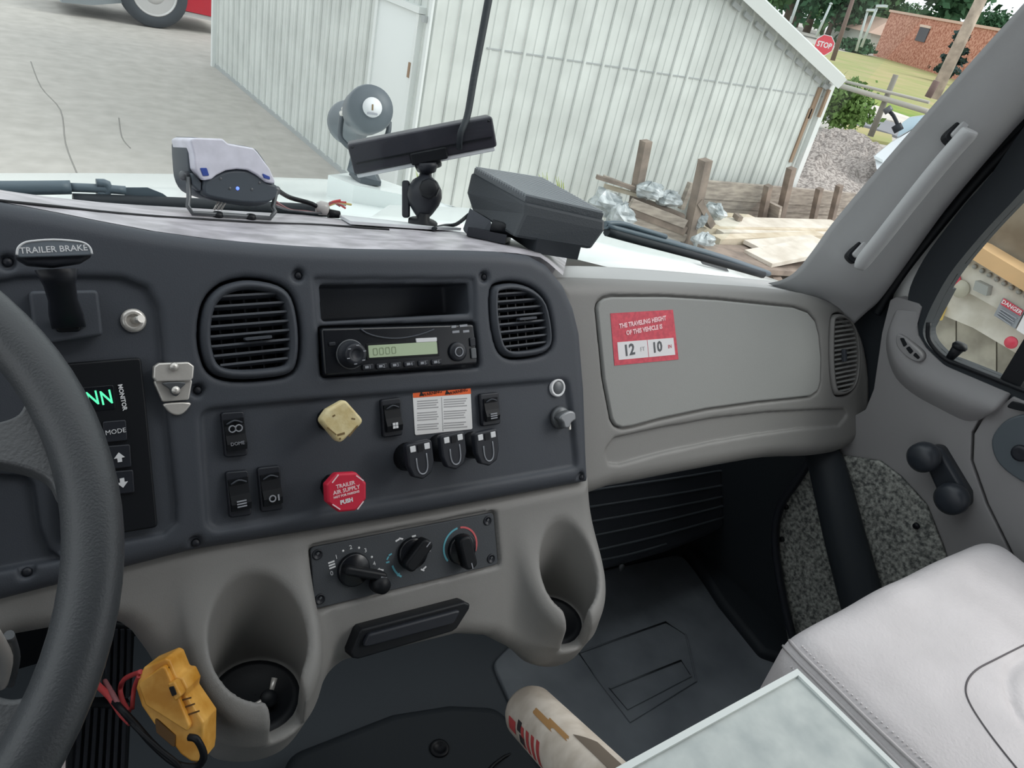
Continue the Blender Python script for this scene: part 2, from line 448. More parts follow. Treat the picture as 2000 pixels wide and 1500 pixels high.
def drop(p, eps=0.0012):   # put a point on the pad under its own line of sight
    best = None
    for t in np.linspace(0, len(BROW) - 1, 131):
        for s in np.linspace(0, 1, 41):
            q = pad_pt(t, s); d = np.array(p) / np.linalg.norm(p); e = np.linalg.norm(q - d * (q @ d))
            if best is None or e < best[0]: best = (e, q)
    return best[1] + np.array([0, 0, eps])
seam = [tuple(drop(p, 0.0003)) for p in seam]
MB().tube(seam, 0.0016, 6, smooth_n=3).build('pad_seam', BLACK, dash)['label'] = 'dark joint line'

# ---- passenger side of the dash, glove box opening grooved in
PC = -0.028
PDO = sm(cps([(1085, 968), (1085, 700), (1085, 552), (1110, 540), (1180, 541), (1300, 546), (1420, 553), (1530, 562), (1610, 577), (1662, 604), (1692, 655), (1705, 720), (1707, 790), (1693, 845), (1660, 880), (1600, 893),
          (1510, 897), (1420, 912), (1300, 935), (1200, 955)], PC), 3)
GLOVE = rp(cps([(1166, 602), (1170, 590), (1180, 583), (1195, 580), (1300, 580), (1400, 586), (1500, 596), (1550, 601), (1578, 611), (1592, 628), (1599, 655), (1603, 700), (1602, 745), (1597, 763), (1583, 773), (1560, 776), (1480, 784), (1380, 798), (1290, 817), (1235, 832), (1215, 835), (1202, 830), (1195, 818), (1180, 740), (1172, 660)], PC), 0.01)
PILL = rp(cps([(1182, 880), (1200, 855), (1300, 833), (1400, 815), (1500, 804), (1600, 799), (1650, 798), (1657, 812), (1640, 832), (1560, 838), (1470, 850), (1380, 866), (1290, 886), (1210, 908), (1188, 906)], PC), 0.008)
VENTP = sm(cps([(1622, 628), (1630, 612), (1648, 611), (1666, 625), (1677, 655), (1681, 700), (1676, 745), (1662, 768), (1644, 775), (1630, 770), (1623, 740), (1620, 690)], PC), 3)
def build_pass():
    st = 0.0025; lo = (0.255, -0.30, -0.125); hi = (1.10, 0.085, -0.018)
    X, Y, Z = axes(lo, hi, st)
    X2, Y2 = X[:, :, 0] + 0 * Y[:, :, 0], Y[:, :, 0] + 0 * X[:, :, 0]
    P = lambda p: poly_sdf(p, X2, Y2)[:, :, None]
    F = rext(P(PDO), Z, -0.115, PC, 0.026)
    def cut(F, d2, dep, k=0.003): return smax(F, -smax(d2, -(Z - PC + dep), k), k)
    F = cut(F, P(GLOVE) - 0.003, 0.006, 0.003); F = cut(F, P(PILL), 0.005, 0.0025); F = cut(F, P(VENTP), 0.02, 0.004)
    o = nets('passenger_side', F, lo, st, GREY, dash, CPM); o['label'] = 'warm grey passenger side moulding'
build_pass()
MB().plate(GLOVE, PC - 0.006, PC + 0.0008, 0.003, CPM, 3).build('glove_box_door', GREYD, dash)['label'] = 'flat grey glove box door'
# top of the passenger side, running to the glass
TF = [(1105, 552), (1180, 546), (1300, 549), (1420, 556), (1530, 565), (1615, 582)]
TR = [(1088, 519), (1180, 521), (1300, 529), (1400, 538), (1480, 546), (1540, 553)]
prow = []
TFab = sm([cp(x, y, PC) for x, y in [(1105, 540), (1180, 541), (1300, 546), (1420, 553), (1530, 562), (1615, 579)]], 4, False)
for db, dc in ((-.010, -.012), (-.0015, -.020), (.0008, -.032)): prow.append([tuple(cpw(a, b + db, PC + dc)) for a, b in TFab])
for s in (.3, .6, .8, 1):
    prow.append([tuple(lerp(p, AY(b[0], b[1], 0.89), s)) for p, b in zip(prow[2], sm(TR, 4, False))])
prow.append([(p[0], p[1] + 0.01, p[2] - 0.06) for p in prow[-1]])
MB().grid(prow).build('top_pad', PADG, dash)['label'] = 'pale dash top on the passenger side'

# ---- lower fascia with two cup holders
CUPS = [dict(x=0.188, y=0.506, r=0.046, zb=-0.708, lip=-0.662, zo=-0.752, nx=0.012), dict(x=0.580, y=0.496, r=0.042, zb=-0.752, lip=-0.700, zo=-0.800, nx=-0.008)]
FC = -0.012
FOUT = cps([(-700, 1455), (-80, 1290), (25, 1252), (100, 1238), (200, 1222), (235, 1226), (262, 1245), (295, 1290), (330, 1350), (370, 1440), (430, 1480), (540, 1450), (590, 1390), (625, 1335), (680, 1300), (780, 1277), (900, 1247), (960, 1250),
            (1010, 1275), (1060, 1300), (1120, 1280), (1160, 1190), (1166, 1120), (1164, 1040), (1160, 930), (800, 1000), (380, 1060), (-80, 1150), (-700, 1289)], FC)
def build_fascia():
    st = 0.003; lo = (-0.30, 0.40, -0.84); hi = (0.70, 0.68, -0.50)
    X, Y, Z = axes(lo, hi, st)
    b2 = (Y - PA[1]) * PV[1] + (Z - PA[2]) * PV[2]; c2 = (Y - PA[1]) * PN[1] + (Z - PA[2]) * PN[2]
    a2 = X - PA[0]
    # outline distance looked up on a fine 2-D grid
    ga = np.arange(lo[0] - PA[0] - .01, hi[0] - PA[0] + .02, 0.003); gb = np.arange(-0.62, 0.05, 0.003)
    G = poly_sdf(FOUT, ga[:, None] + 0 * gb[None, :], gb[None, :] + 0 * ga[:, None])
    ib = np.clip((b2 - gb[0]) / 0.003, 0, len(gb) - 1.001); i0 = ib.astype(int); fb = ib - i0
    ia = np.clip(np.round((a2[:, 0, 0] - ga[0]) / 0.003).astype(int), 0, len(ga) - 1)
    D = G[ia[:, None, None], i0] * (1 - fb) + G[ia[:, None, None], i0 + 1] * fb
    F = rext(D, c2 + 0 * X, -0.075, FC, 0.022)
    for q in CUPS:
        rr = np.hypot(X - q['x'], Y - q['y'])
        top = q['lip'] + (Y - (q['y'] - q['r'] - 0.01)) * 0.75
        ro = q['r'] + 0.016 - np.clip((q['lip'] - Z) - 0.04, 0, 1) * 0.35
        cyl = smax(smax(rr - ro, Z - top, 0.014), q['zo'] - Z + 0 * rr, 0.012)
        F = smin(F, cyl, 0.030)
    for q in CUPS:
        rr = np.hypot(X - q['x'], Y - q['y'])
        F = smax(F, -smax(rr - q['r'], q['zb'] - Z, 0.004), 0.005)
        nb = smax(np.abs(X - q['x'] - q['nx']) - 0.017, smax(q['zb'] + 0.002 - Z, Y - q['y'], 0.003), 0.006)
        F = smax(F, -(nb + 0 * F), 0.005)
    # recess for the heater panel and for the ashtray
    H = [cp(*p, FC) for p in HV]
    G2 = poly_sdf(H, ga[:, None] + 0 * gb[None, :], gb[None, :] + 0 * ga[:, None]) - 0.0015
    D2 = G2[ia[:, None, None], i0] * (1 - fb) + G2[ia[:, None, None], i0 + 1] * fb
    F = smax(F, -smax(D2, -(c2 - FC + 0.006) + 0 * X, 0.002), 0.002)
    o = nets('lower_fascia', F, lo, st, GREY, dash); o['label'] = 'warm grey lower fascia with two moulded cup holders'
HV = rp([(604, 1068), (966, 998), (976, 1104), (613, 1193)], 9)
build_fascia()
for q in CUPS:
    M = Matrix.Translation((q['x'], q['y'], q['zb']))
    MB().lathe([(q['r'] - 0.001, 0.0006), (q['r'] - 0.004, 0.0022), (q['r'] - 0.010, 0.0022), (q['r'] - 0.011, 0.001), (0.0005, 0.001)], 32, M, False).build('cup_holder_mat', BLACK, dash)['label'] = 'black liner in the cup holder floor'

# ================================================================ air vents
def clip_x(poly, y):
    xs = []
    for i in range(len(poly)):
        (x0, y0), (x1, y1) = poly[i], poly[(i + 1) % len(poly)]
        if (y0 - y) * (y1 - y) < 0: xs.append(x0 + (x1 - x0) * (y - y0) / (y1 - y0))
    return (min(xs), max(xs)) if len(xs) >= 2 else None
def vent(label, pts, c, nsl, inset_d, colm, tab, slat_h=0.0022, vanes=5, skew=0.0, group=None, slatm=None, sd=0.011):
    p = ccw(pts); cx = sum(x for x, y in p) / len(p); cy = sum(y for x, y in p) / len(p)
    t = thing('air_vent', label, 'vent', cpw(cx, cy, c - 0.02), group)
    o1 = inset(p, 0.003); i1 = inset(p, inset_d)
    mb = MB(); n = len(p)
    rings = [[(x, y, c - 0.024) for x, y in o1], [(x, y, c - 0.002) for x, y in o1], [(x, y, c + 0.003) for x, y in inset(o1, 0.003)], [(x, y, c + 0.0035) for x, y in inset(o1, 0.006)],
             [(x, y, c - 0.002) for x, y in i1], [(x, y, c - 0.022) for x, y in i1]]
    mb.loft(rings, True, False, True, CPM); mb.build('bezel', colm, t)
    mb = MB(); mb.plate(inset(p, inset_d - 0.001), c - 0.0245, c - 0.0225, 0, CPM); mb.build('back_plate', BLACK, t)
    i2 = inset(p, inset_d - 0.0005); y0 = min(y for x, y in i2); y1 = max(y for x, y in i2)
    for k in range(nsl):
        y = y0 + (y1 - y0) * (k + 0.75) / (nsl + 0.5)
        r = clip_x(i2, y)
        if not r: continue
        w = r[1] - r[0]; ym = y
        M = CPM @ Matrix.Translation(((r[0] + r[1]) / 2, ym, c - 0.006)) @ Matrix.Rotation(skew, 4, 'Z') @ Matrix.Rotation(math.radians(-18), 4, 'X')
        MB().box((0, 0, 0), (w, slat_h, sd), M).build('slat', slatm or colm, t)
    for k in range(vanes):
        x = min(q[0] for q in i2) + (max(q[0] for q in i2) - min(q[0] for q in i2)) * (k + 1) / (vanes + 1)
        ys = clip_x([(b, a) for a, b in i2], x)
        if ys: MB().box((x, (ys[0] + ys[1]) / 2, c - 0.017), (0.0016, ys[1] - ys[0], 0.009), CPM).build('vane', DARKER, t)
    if tab:
        a, b = cp(*tab, c); MB().box((a, b, c + 0.001), (0.026 if vanes else 0.007, 0.003 if vanes else 0.022, 0.007), CPM, 0.001).build('tab', DARK, t)
    return t
vent('round-cornered black dash vent left of the radio', VENTL, 0.0, 8, 0.012, DARK, (503, 660))
vent('black dash vent between the radio and the passenger side', VENTR, 0.0, 8, 0.010, DARK, (1028, 622))
vent('tall oval vent with fine slats at the far end of the grey dash', VENTP, PC, 17, 0.004, GREY, (1648, 694), 0.0034, 0, slatm=GREYD, sd=0.004)

# ================================================================ radio and the cubby above it
rad = thing('radio', 'black dash radio with a pale green display under the empty cubby', 'radio', cpw(*cp(780, 690), 0.0))
RF = rp(cps([(628, 641), (926, 633), (934, 711), (634, 735)], 0.006), 0.004)
MB().plate(RF, -0.013, 0.006, 0.003, CPM).build('faceplate', GLOSSB, rad)
DS = rp(cps([(719, 675), (853, 667), (855, 691), (721, 699)], 0.007), 0.001)
LCDS = mat('lcd_segment', (134, 148, 120), 0.6)
LCD = mat('pale_green_display', (150, 165, 138), 0.3, emit=0.25)
MB().plate(rp(cps([(715, 671), (857, 663), (859, 695), (717, 703)], 0.007), 0.001), 0.005, 0.0066, 0.0004, CPM, 1).build('display_frame', BLACK, rad)
dsp = MB().plate(DS, 0.006, 0.0072, 0.0002, CPM, 1).build('display', LCD, rad); dsp['label'] = 'pale green lit display'
for k, (x, y) in enumerate([(733, 687), (745, 686), (757, 685), (769, 684)]):
    MB().ring(rrect(.0052, .0078, .001, 1), rrect(.0036, .0060, .0008, 1), 0, .0003, fp(x, y, .0072)).build('segment', LCDS, dsp)
MB().plate(rp(cps([(812, 661), (853, 659), (853, 667), (813, 669)], 0.007), 0.0008), 0.005, 0.0075, 0.0003, CPM, 1).build('badge', WHITE, rad)['label'] = 'small white badge bar'
lip = [tuple(cpw(*cp(x, y, 0.007), 0.007)) for x, y in [(704, 642), (715, 650), (735, 657), (765, 661), (795, 659), (825, 652), (848, 643)]]
MB().tube(lip, 0.0009, 6, smooth_n=3).build('slot_lip', DARK, rad)['label'] = 'curved lip of the disc slot'
M = fp(684, 692, 0.006)
kn = MB().lathe([(0.0145, 0), (0.0142, 0.003), (0.0125, 0.004), (0.0118, 0.014), (0.0105, 0.016), (0.006, 0.0165), (0.0055, 0.0155), (0.0003, 0.0155)], 28, M).build('volume_knob', DARKER, rad)
for k in range(6): MB().box((0.0095 * math.cos(k * 1.05 + .3), 0.0095 * math.sin(k * 1.05 + .3), 0.0163), (0.003, 0.001, 0.0006), M).build('knob_mark', DIMW, kn)
MB().lathe([(0.0155, 0.0), (0.0155, 0.0015), (0.0145, 0.0015)], 28, M).build('knob_ring', STEEL, rad)
M = fp(893, 687, 0.006)
MB().lathe([(0.011, 0), (0.0108, 0.003), (0.008, 0.004), (0.0004, 0.004)], 24, M).build('round_button', DARKER, rad)
MB().lathe([(0.0055, 0.004), (0.0055, 0.0048), (0.0045, 0.0048), (0.0045, 0.004)], 20, M, False).build('button_ring', DIMW, rad)
for k, x in enumerate([718, 745, 772, 799, 826, 852]):
    y = 717 - (x - 718) * 0.075
    b_ = MB().box((*cp(x, y, 0.006), 0.0065), (0.013, 0.006, 0.003), CPM, 0.001).build('preset_button', DARKER, rad)
    txt('%d' % (k + 1), 0.0052, fp(x + 5, y, 0.0081), DIMW, b_, 'digit')
    MB().box((*cp(x - 3, y, 0.006), 0.008), (0.004, 0.0025, 0.0006), CPM).build('button_mark', DIMW, b_)
for x, y, w in [(886, 638, .006), (905, 636, .010), (890, 648, .009), (910, 647, .008)]:
    MB().box((*cp(x, y, 0.006), 0.0063), (w, 0.0026, 0.0006), CPM).build('printed_mark', DIMW, rad)
for x, y, h in [(922, 668, .010), (924, 690, .012), (648, 672, .004)]:
    MB().box((*cp(x, y, 0.006), 0.007), (0.007, h, 0.002), CPM, 0.0008).build('side_button', STEEL if h > .011 else DARKER, rad)

# ================================================================ trailer brake lever
tb = thing('trailer_brake_lever', 'black T-shaped hand lever with silver lettered cap at the left of the dash', 'lever', cpw(*cp(125, 640), -0.006))
B0 = rp(cps([(56, 568), (192, 566), (202, 655), (70, 676)], 0.012), 0.004)
hous = MB().plate(B0, -0.007, 0.012, 0.004, CPM).build('housing', DARK, tb)
MB().plate(rp(cps([(100, 572), (150, 571), (160, 648), (110, 650)], 0.014), 0.004), 0.010, 0.0135, 0.002, CPM).build('slot', BLACK, hous)
HC = 0.075
h0 = cpw(*cp(135, 640, 0.012), 0.012); h1 = cpw(*cp(112, 525, HC), HC - .008)
stem = [lerp(h0, h1, t) for t in (0, .35, .7, 1)]
mb = MB(); rings = []
for i, t in enumerate((0, .25, .5, .75, 1.0)):
    P = lerp(h0, h1, t); w = 0.0125 if t < .3 else 0.0105 + 0.004 * max(0, t - .7) / .3; dpt = 0.009
    rings.append([tuple(P + w * math.cos(a) * PU + dpt * math.sin(a) * PN) for a in np.linspace(0, 2 * math.pi, 13)[:-1]])
mb.loft(rings).build('stem', DARKER, tb)
cap = rp(cps([(31, 503), (33, 486), (42, 475), (60, 470), (105, 467), (150, 470), (170, 475), (179, 486), (182, 500), (160, 513), (105, 521), (55, 517)], HC), .004)
hd = MB().plate(cap, HC - 0.020, HC - 0.004, 0.007, CPM, 3, True).build('grip', DARKER, tb)
capf = rp(cps([(32, 503), (34, 486), (43, 476), (60, 471), (105, 468), (150, 471), (169, 476), (178, 486), (181, 498), (105, 501)], HC), .003)
SILV = mat('silver_print', (112, 120, 128), 0.45)
cf = MB().plate(capf, HC - 0.004, HC - 0.001, 0.001, CPM, 2).build('cap_plate', SILV, hd); cf['label'] = 'silver cap with white lettering'
MB().tube([tuple(cpw(*cp(x, y, HC), HC - .001)) for x, y in [(33, 498), (35, 485), (44, 476), (60, 471), (105, 468), (150, 471), (168, 476), (177, 485), (180, 496)]], .0009, 6, smooth_n=3).build('cap_rim', WHITE, hd)
txt('TRAILER BRAKE', 0.0064, fp(106, 487, HC - 0.0008, 0.03), WHITE, hd, bold=0.0001)

# ================================================================ push-button shifter
ks = thing('shift_selector', 'black push-button gear selector with green NN readout beside the steering wheel', 'shifter', cpw(*cp(220, 880), -0.006))
KF = rp(cps([(100, 712), (276, 698), (286, 790), (309, 1030), (120, 1062)], 0.002), 0.004)
MB().plate(KF, -0.007, 0.002, 0.002, CPM).build('faceplate', BLACK, ks)
GREEN = mat('green_led', (84, 226, 164), 0.5, emit=0.9)
ro = MB().plate(rp(cps([(100, 762), (222, 752), (226, 800), (104, 810)], 0.003), 0.002), 0.001, 0.0026, 0.0004, CPM, 1).build('readout', GLOSSB, ks)
for x in (153, 181, 208): txt('N', 0.0172, fp(x, 780 - (x - 172) * .07, 0.003, 0.08), GREEN, ro, 'digit', sx=.74, bold=.0002)
txt('MONITOR', 0.0050, fp(239, 776, 0.003, -math.pi / 2 + 0.06), WHITE, ks, bold=.00015)
for (x, y, w, h, s) in [(224, 843, 46, 42, 'MODE'), (231, 893, 48, 46, 'U'), (237, 943, 48, 46, 'D')]:
    q = rp(cps([(x - w / 2, y - h / 2 + 2), (x + w / 2, y - h / 2 - 2), (x + w / 2 + 3, y + h / 2 - 3), (x - w / 2 + 3, y + h / 2 + 2)], 0.006), 0.002)
    b_ = MB().plate(q, 0.0015, 0.0045, 0.001, CPM, 2).build('button', DARKER, ks)
    if s == 'MODE': txt('MODE', 0.0058, fp(x + 2, y, 0.0049, 0.02), WHITE, b_)
    else:
        k = 1 if s == 'U' else -1
        ar = [(-.0044, -.0006 * k), (0, .0044 * k), (.0044, -.0006 * k), (.0018, -.0006 * k), (.0018, -.0042 * k), (-.0018, -.0042 * k), (-.0018, -.0006 * k)]
        MB().plate(ar, 0.0, 0.0008, 0, fp(x + 2, y, 0.0044)).build('arrow', WHITE, b_)

# ================================================================ small things on the charcoal panel
tg = thing('toggle_switch', 'small chrome toggle switch right of the trailer brake lever', 'switch', cpw(*cp(260, 626), -0.006))
M = fp(260, 626, -0.006)
MB().lathe([(0.0105, 0), (0.0105, 0.002), (0.008, 0.0035), (0.006, 0.0035), (0.0055, 0.001), (0.0003, 0.001)], 24, M).build('collar', CHROME, tg)
MB().rod((*(M @ Vector((0, 0, 0.0)))[:],), (*(M @ Vector((0.005, 0.001, 0.012)))[:],), 0.0028, 0.0036).build('bat', CHROME, tg)

lt = thing('toggle_clasp', 'shiny metal toggle clasp screwed to the charcoal panel', 'clasp', cpw(*cp(340, 760), 0))
top = rp(cps([(300, 716), (310, 709), (368, 707), (379, 715), (377, 738), (372, 744), (305, 746), (299, 738)], 0.006), 0.002)
MB().plate(top, 0.0, 0.008, 0.003, CPM).build('hook_plate', CHROME, lt)
bod = rp(cps([(300, 744), (377, 742), (370, 781), (318, 785)], 0.006), 0.002)
MB().plate(bod, 0.0, 0.005, 0.002, CPM).build('base_plate', CHROME, lt)
lv = sm(cps([(318, 748), (362, 747), (352, 760), (351, 768), (344, 774), (335, 769), (331, 760)], 0.009), 3)
MB().plate(lv, 0.004, 0.010, 0.002, CPM).build('lever', STEEL, lt)
tng = sm(cps([(322, 788), (370, 786), (368, 797), (357, 808), (345, 811), (333, 807), (324, 798)], 0.003), 3)
MB().plate(tng, 0.0, 0.004, 0.0015, CPM).build('tongue', CHROME, lt)
for x, y in [(343, 762), (340, 716)]: MB().lathe([(0.004, 0), (0.0035, .002), (0.0003, 0.0028)], 12, fp(x, y, 0.009)).build('rivet', CHROME, lt)

def rocker(label, quad, icon_top, word, icon):
    cxp = sum(p[0] for p in quad) / 4; cyp = sum(p[1] for p in quad) / 4
    t = thing('rocker_switch', label, 'switch', cpw(*cp(cxp, cyp), -0.005), 'rocker switches on the charcoal panel')
    q = ccw(cps(quad, 0.0))
    MB().plate(rp(q, 0.003), -0.006, 0.0005, 0.0015, CPM, 2).build('frame', DARKER, t)
    a = sum(p[0] for p in q) / 4; b = sum(p[1] for p in q) / 4
    w = 0.0185; h = abs(q[0][1] - q[2][1]) * 0.36
    prof = [(-h, 0.0), (-h, 0.004), (-h * .55, 0.0062), (0, 0.0035), (h * .6, 0.002), (h, 0.003), (h, 0.0)]
    rk = MB().loft([[(a - w / 2, b + y, z) for y, z in prof], [(a + w / 2, b + y, z) for y, z in prof]], True, True, False, CPM).build('rocker', BLACK, t)
    MB().tube([tuple(CPM @ Vector((a - w / 2 + .002, b + h * .72, .0035))), tuple(CPM @ Vector((a, b + h * .92, .0042))), tuple(CPM @ Vector((a + w / 2 - .002, b + h * .72, .0035)))], 0.0009, 6, smooth_n=3).build('finger_edge', DARK, rk)
    M = CPM @ Matrix.Translation((a, b, 0.0055))
    if icon == 'lamp':
        MB().ring(circ(.0036, 16, -.003, h * .42), circ(.0026, 16, -.003, h * .42), -.0005, .0008, M).build('icon', DIMW, rk)
        MB().ring(circ(.0036, 16, .003, h * .42), circ(.0026, 16, .003, h * .42), -.0005, .0008, M).build('icon', DIMW, rk)
    if icon == 'fan':
        for k in range(4): MB().box((0.0024 * math.cos(k * 1.57 + .78), -h * .55 + .0024 * math.sin(k * 1.57 + .78), 0.0012), (.0028, .0028, .0006), M).build('icon', WHITE, rk)
    if icon == 'bars':
        for k in (-1, 0, 1): MB().box((0, -h * .55 + k * .0026, 0.0012), (.009, .0013, .0006), M).build('icon', DIMW, rk)
    if icon == 'loop':
        MB().ring(circ(.0036, 16, -.001, -h * .55), circ(.0024, 16, -.001, -h * .55), 0.0006, .0014, M).build('icon', DIMW, rk)
        MB().box((.005, -h * .55, .001), (.0016, .006, .0006), M).build('icon', DIMW, rk)
    if word: txt(word, 0.0046, M @ Matrix.Translation((0, -h * .55, 0.0012)), DIMW, rk)
    return t
rocker('single black rocker switch with lamp icon below the left vent', [(432, 806), (477, 803), (484, 890), (440, 894)], True, 'DOME', 'lamp')
rocker('left of the two low black rocker switches, striped icon', [(441, 922), (485, 918), (492, 1006), (449, 1012)], False, None, 'bars')
rocker('right of the two low black rocker switches, looped icon', [(503, 914), (547, 909), (553, 995), (511, 1001)], False, None, 'loop')
rocker('black rocker switch with white cross icon left of the orange warning label', [(744, 781), (783, 776), (787, 850), (749, 855)], False, None, 'fan')
rocker('black rocker switch with striped icon right of the orange warning label', [(937, 770), (974, 766), (978, 828), (942, 833)], False, None, 'bars')

yk = thing('push_pull_knob', 'worn cream diamond-shaped push-pull knob on the switch panel', 'knob', cpw(*cp(655, 828), -0.005))
CREAM = mat('worn_cream_plastic', (232, 218, 172), 0.5, var=0.25, vscale=90, var2=(214, 194, 140), bump=0.2, bscale=200)
YC = 0.034
MB().rod(tuple(cpw(*cp(668, 826, YC), YC - .008)), tuple(cpw(*cp(668, 826, YC), -.006)), 0.009, 0.012).build('stem', BLACK, yk)
dia = rp(cps([(675, 780), (713, 823), (664, 868), (625, 822), (640, 800)], YC), 0.006)
MB().plate(dia, YC - 0.012, YC, 0.003, CPM, 3, True).build('knob_head', CREAM, yk)
BRN = mat('worn_brown_print', (120, 98, 60), 0.7)
for x, y, w, h, r in [(666, 848, .008, .0022, .1), (648, 842, .012, .0012, -.8), (690, 842, .014, .0012, .75), (652, 812, .003, .0016, .4), (690, 818, .004, .0015, -.3), (664, 857, .002, .002, 0)]:
    MB().box((0, 0, 0), (w, h, 0.0006), fp(x, y, YC, r)).build('worn_mark', BRN, yk)

rk_ = thing('push_pull_knob', 'red octagonal trailer air supply knob on the switch panel', 'knob', cpw(*cp(665, 965), -0.005))
REDK = mat('red_knob', (206, 40, 66), 0.45, spec=0.4)
RC = 0.034
MB().rod(tuple(cpw(*cp(677, 961, RC), RC - .008)), tuple(cpw(*cp(677, 961, RC), -.006)), 0.010, 0.013).build('stem', BLACK, rk_)
oc = rp(cps([(658, 925), (697, 923), (716, 943), (716, 975), (695, 998), (663, 1001), (640, 982), (638, 947)], RC), 0.003)
hdk = MB().plate(oc, RC - 0.012, RC, 0.003, CPM, 3, True).build('knob_head', REDK, rk_)
PINK = mat('pale_pink_print', (246, 214, 218), 0.6)
for s, x, y, z in [('TRAILER', 675, 947, .0054), ('AIR SUPPLY', 677, 957, .0056), ('NOT FOR PARKING', 677, 966, .0031)]:
    txt(s, z, fp(x, y, RC + .0002, .04), PINK, hdk, bold=0.00012)
txt('PUSH', .0056, fp(677, 979, RC + .0002, .04), WHITE, hdk, bold=0.0003)
for x, y, r in [(655, 935, .75), (703, 934, -.75), (704, 987, .75), (657, 990, -.75)]:
    MB().box((0, 0, 0), (.010, .0012, .0005), fp(x, y, RC, r)).build('corner_mark', PINK, hdk)

wl = thing('warning_label', 'white warning label with an orange header on the switch panel', 'label', cpw(*cp(864, 805), -0.005))
LW = mat('label_white', (232, 232, 232), 0.6); LO = mat('label_orange', (240, 100, 40), 0.6); LG = mat('label_grey_print', (168, 168, 170), 0.7)
MB().plate(rp(cps([(806, 764), (919, 757), (923, 838), (811, 850)], -0.004), 0.002), -0.0052, -0.0042, 0, CPM).build('sheet', LW, wl)
MB().plate(cps([(806, 764), (919, 757), (920, 769), (807, 777)], -0.004), -0.0044, -0.0039, 0, CPM).build('header', LO, wl)
for x, y in [(844, 768), (895, 765)]: txt('WARNING', .0052, fp(x, y, -.0037, .05), BLACK, wl)
for x, y in [(823, 769), (873, 766)]: MB().plate([(-.003, -.0025), (.003, -.0025), (0, .003)], 0, .0003, 0, fp(x, y, -.0039)).build('alert_triangle', BLACK, wl)
for cx0, cx1 in [(815, 857), (867, 913)]:
    for k in range(13):
        if k in (4, 9): continue
        y = 783 + k * 4.6 - (cx0 - 815) * .06; sh = rnd.uniform(0, 7)
        MB().plate(cps([(cx0, y), (cx1 - sh, y - 2.8), (cx1 - sh, y - .6), (cx0, y + 2.2)], -.004), -.0043, -.0040, 0, CPM).build('text_line', LG, wl)
MB().plate(cps([(862, 776), (863, 776), (866, 842), (865, 842)], -.004), -.0043, -.0040, 0, CPM).build('divider_line', LG, wl)

def guard(label, x, y):
    c = 0.030
    t = thing('guarded_switch', label, 'switch', cpw(*cp(x - 8, y, 0), -.005), 'black tag-shaped switch covers in a row')
    P = cpw(*cp(x, y, c), c)
    MB().rod(tuple(P - .006 * PN), tuple(cpw(*cp(x, y, c), -.006)), .013, .016, 18).build('barrel', BLACK, t)
    M = fp(x, y, c, .03)
    w, h = .031, .041
    sh = rp([(-w / 2, h / 2), (-w / 2, -h * .08), (-w * .36, -h * .38), (0, -h / 2), (w * .36, -h * .38), (w / 2, -h * .08), (w / 2, h / 2)], .004)
    hd = MB().plate(sh, -.010, 0, .002, M, 2, True).build('knob_head', DARKER, t)
    u = [(-.0062, .006), (-.0062, -.004), (-.004, -.0105), (0, -.0125), (.004, -.0105), (.0062, -.004), (.0062, .009)]
    MB().tube([tuple(M @ Vector((a + .0005, b - .002, .0004))) for a, b in u], .0008, 6, smooth_n=3).build('loop_mark', DIMW, hd)
    for s in (-1, 1): MB().box((s * .0085, .0145, .0004), (.0065, .0065, .001), M, .0004).build('square_mark', WHITE, hd)
    MB().box((.0002, .0135, .0003), (.006, .0075, .001), M).build('centre_mark', BLACK, hd)
guard('black tag-shaped switch cover with white loop, the one nearest the red octagon', 823, 900)
guard('black tag-shaped switch cover with white loop, middle of three under the warning label', 888, 882)
guard('black tag-shaped switch cover with white loop, farthest from the red octagon', 953, 876)

ps = thing('power_socket', 'round socket with a bright white ring near the right edge of the panel', 'socket', cpw(*cp(1087, 757), -0.005))
M = fp(1087, 757, -0.005)
MB().lathe([(.0115, 0), (.0115, .003), (.0108, .004), (.0086, .004), (.0082, .002)], 28, M, False).build('ring', WHITE, ps)
MB().lathe([(.0084, 0), (.0084, .003), (.0072, .0036), (.0003, .0038)], 24, M).build('cap', STEEL, ps)
kk = thing('ignition_lock', 'dull metal turn lock with wing grip below the white ring socket', 'lock', cpw(*cp(1092, 815), -0.005))
M = fp(1092, 815, -0.005)
MB().lathe([(.0145, 0), (.0145, .004), (.012, .007), (.0003, .007)], 24, M).build('collar', STEEL, kk)
MB().plate(sm([(-.013, .002), (-.006, .007), (.004, .009), (.012, .006), (.013, -.003), (.006, -.006), (.002, -.012), (-.006, -.011), (-.008, -.004)], 3), .006, .018, .003, M, 3).build('wing_grip', mat('dull_metal', (132, 134, 137), .4, metal=.5), kk)
MB().box((.006, -.010, .012), (.004, .012, .003), M, .001).build('key_blade', CHROME, kk)

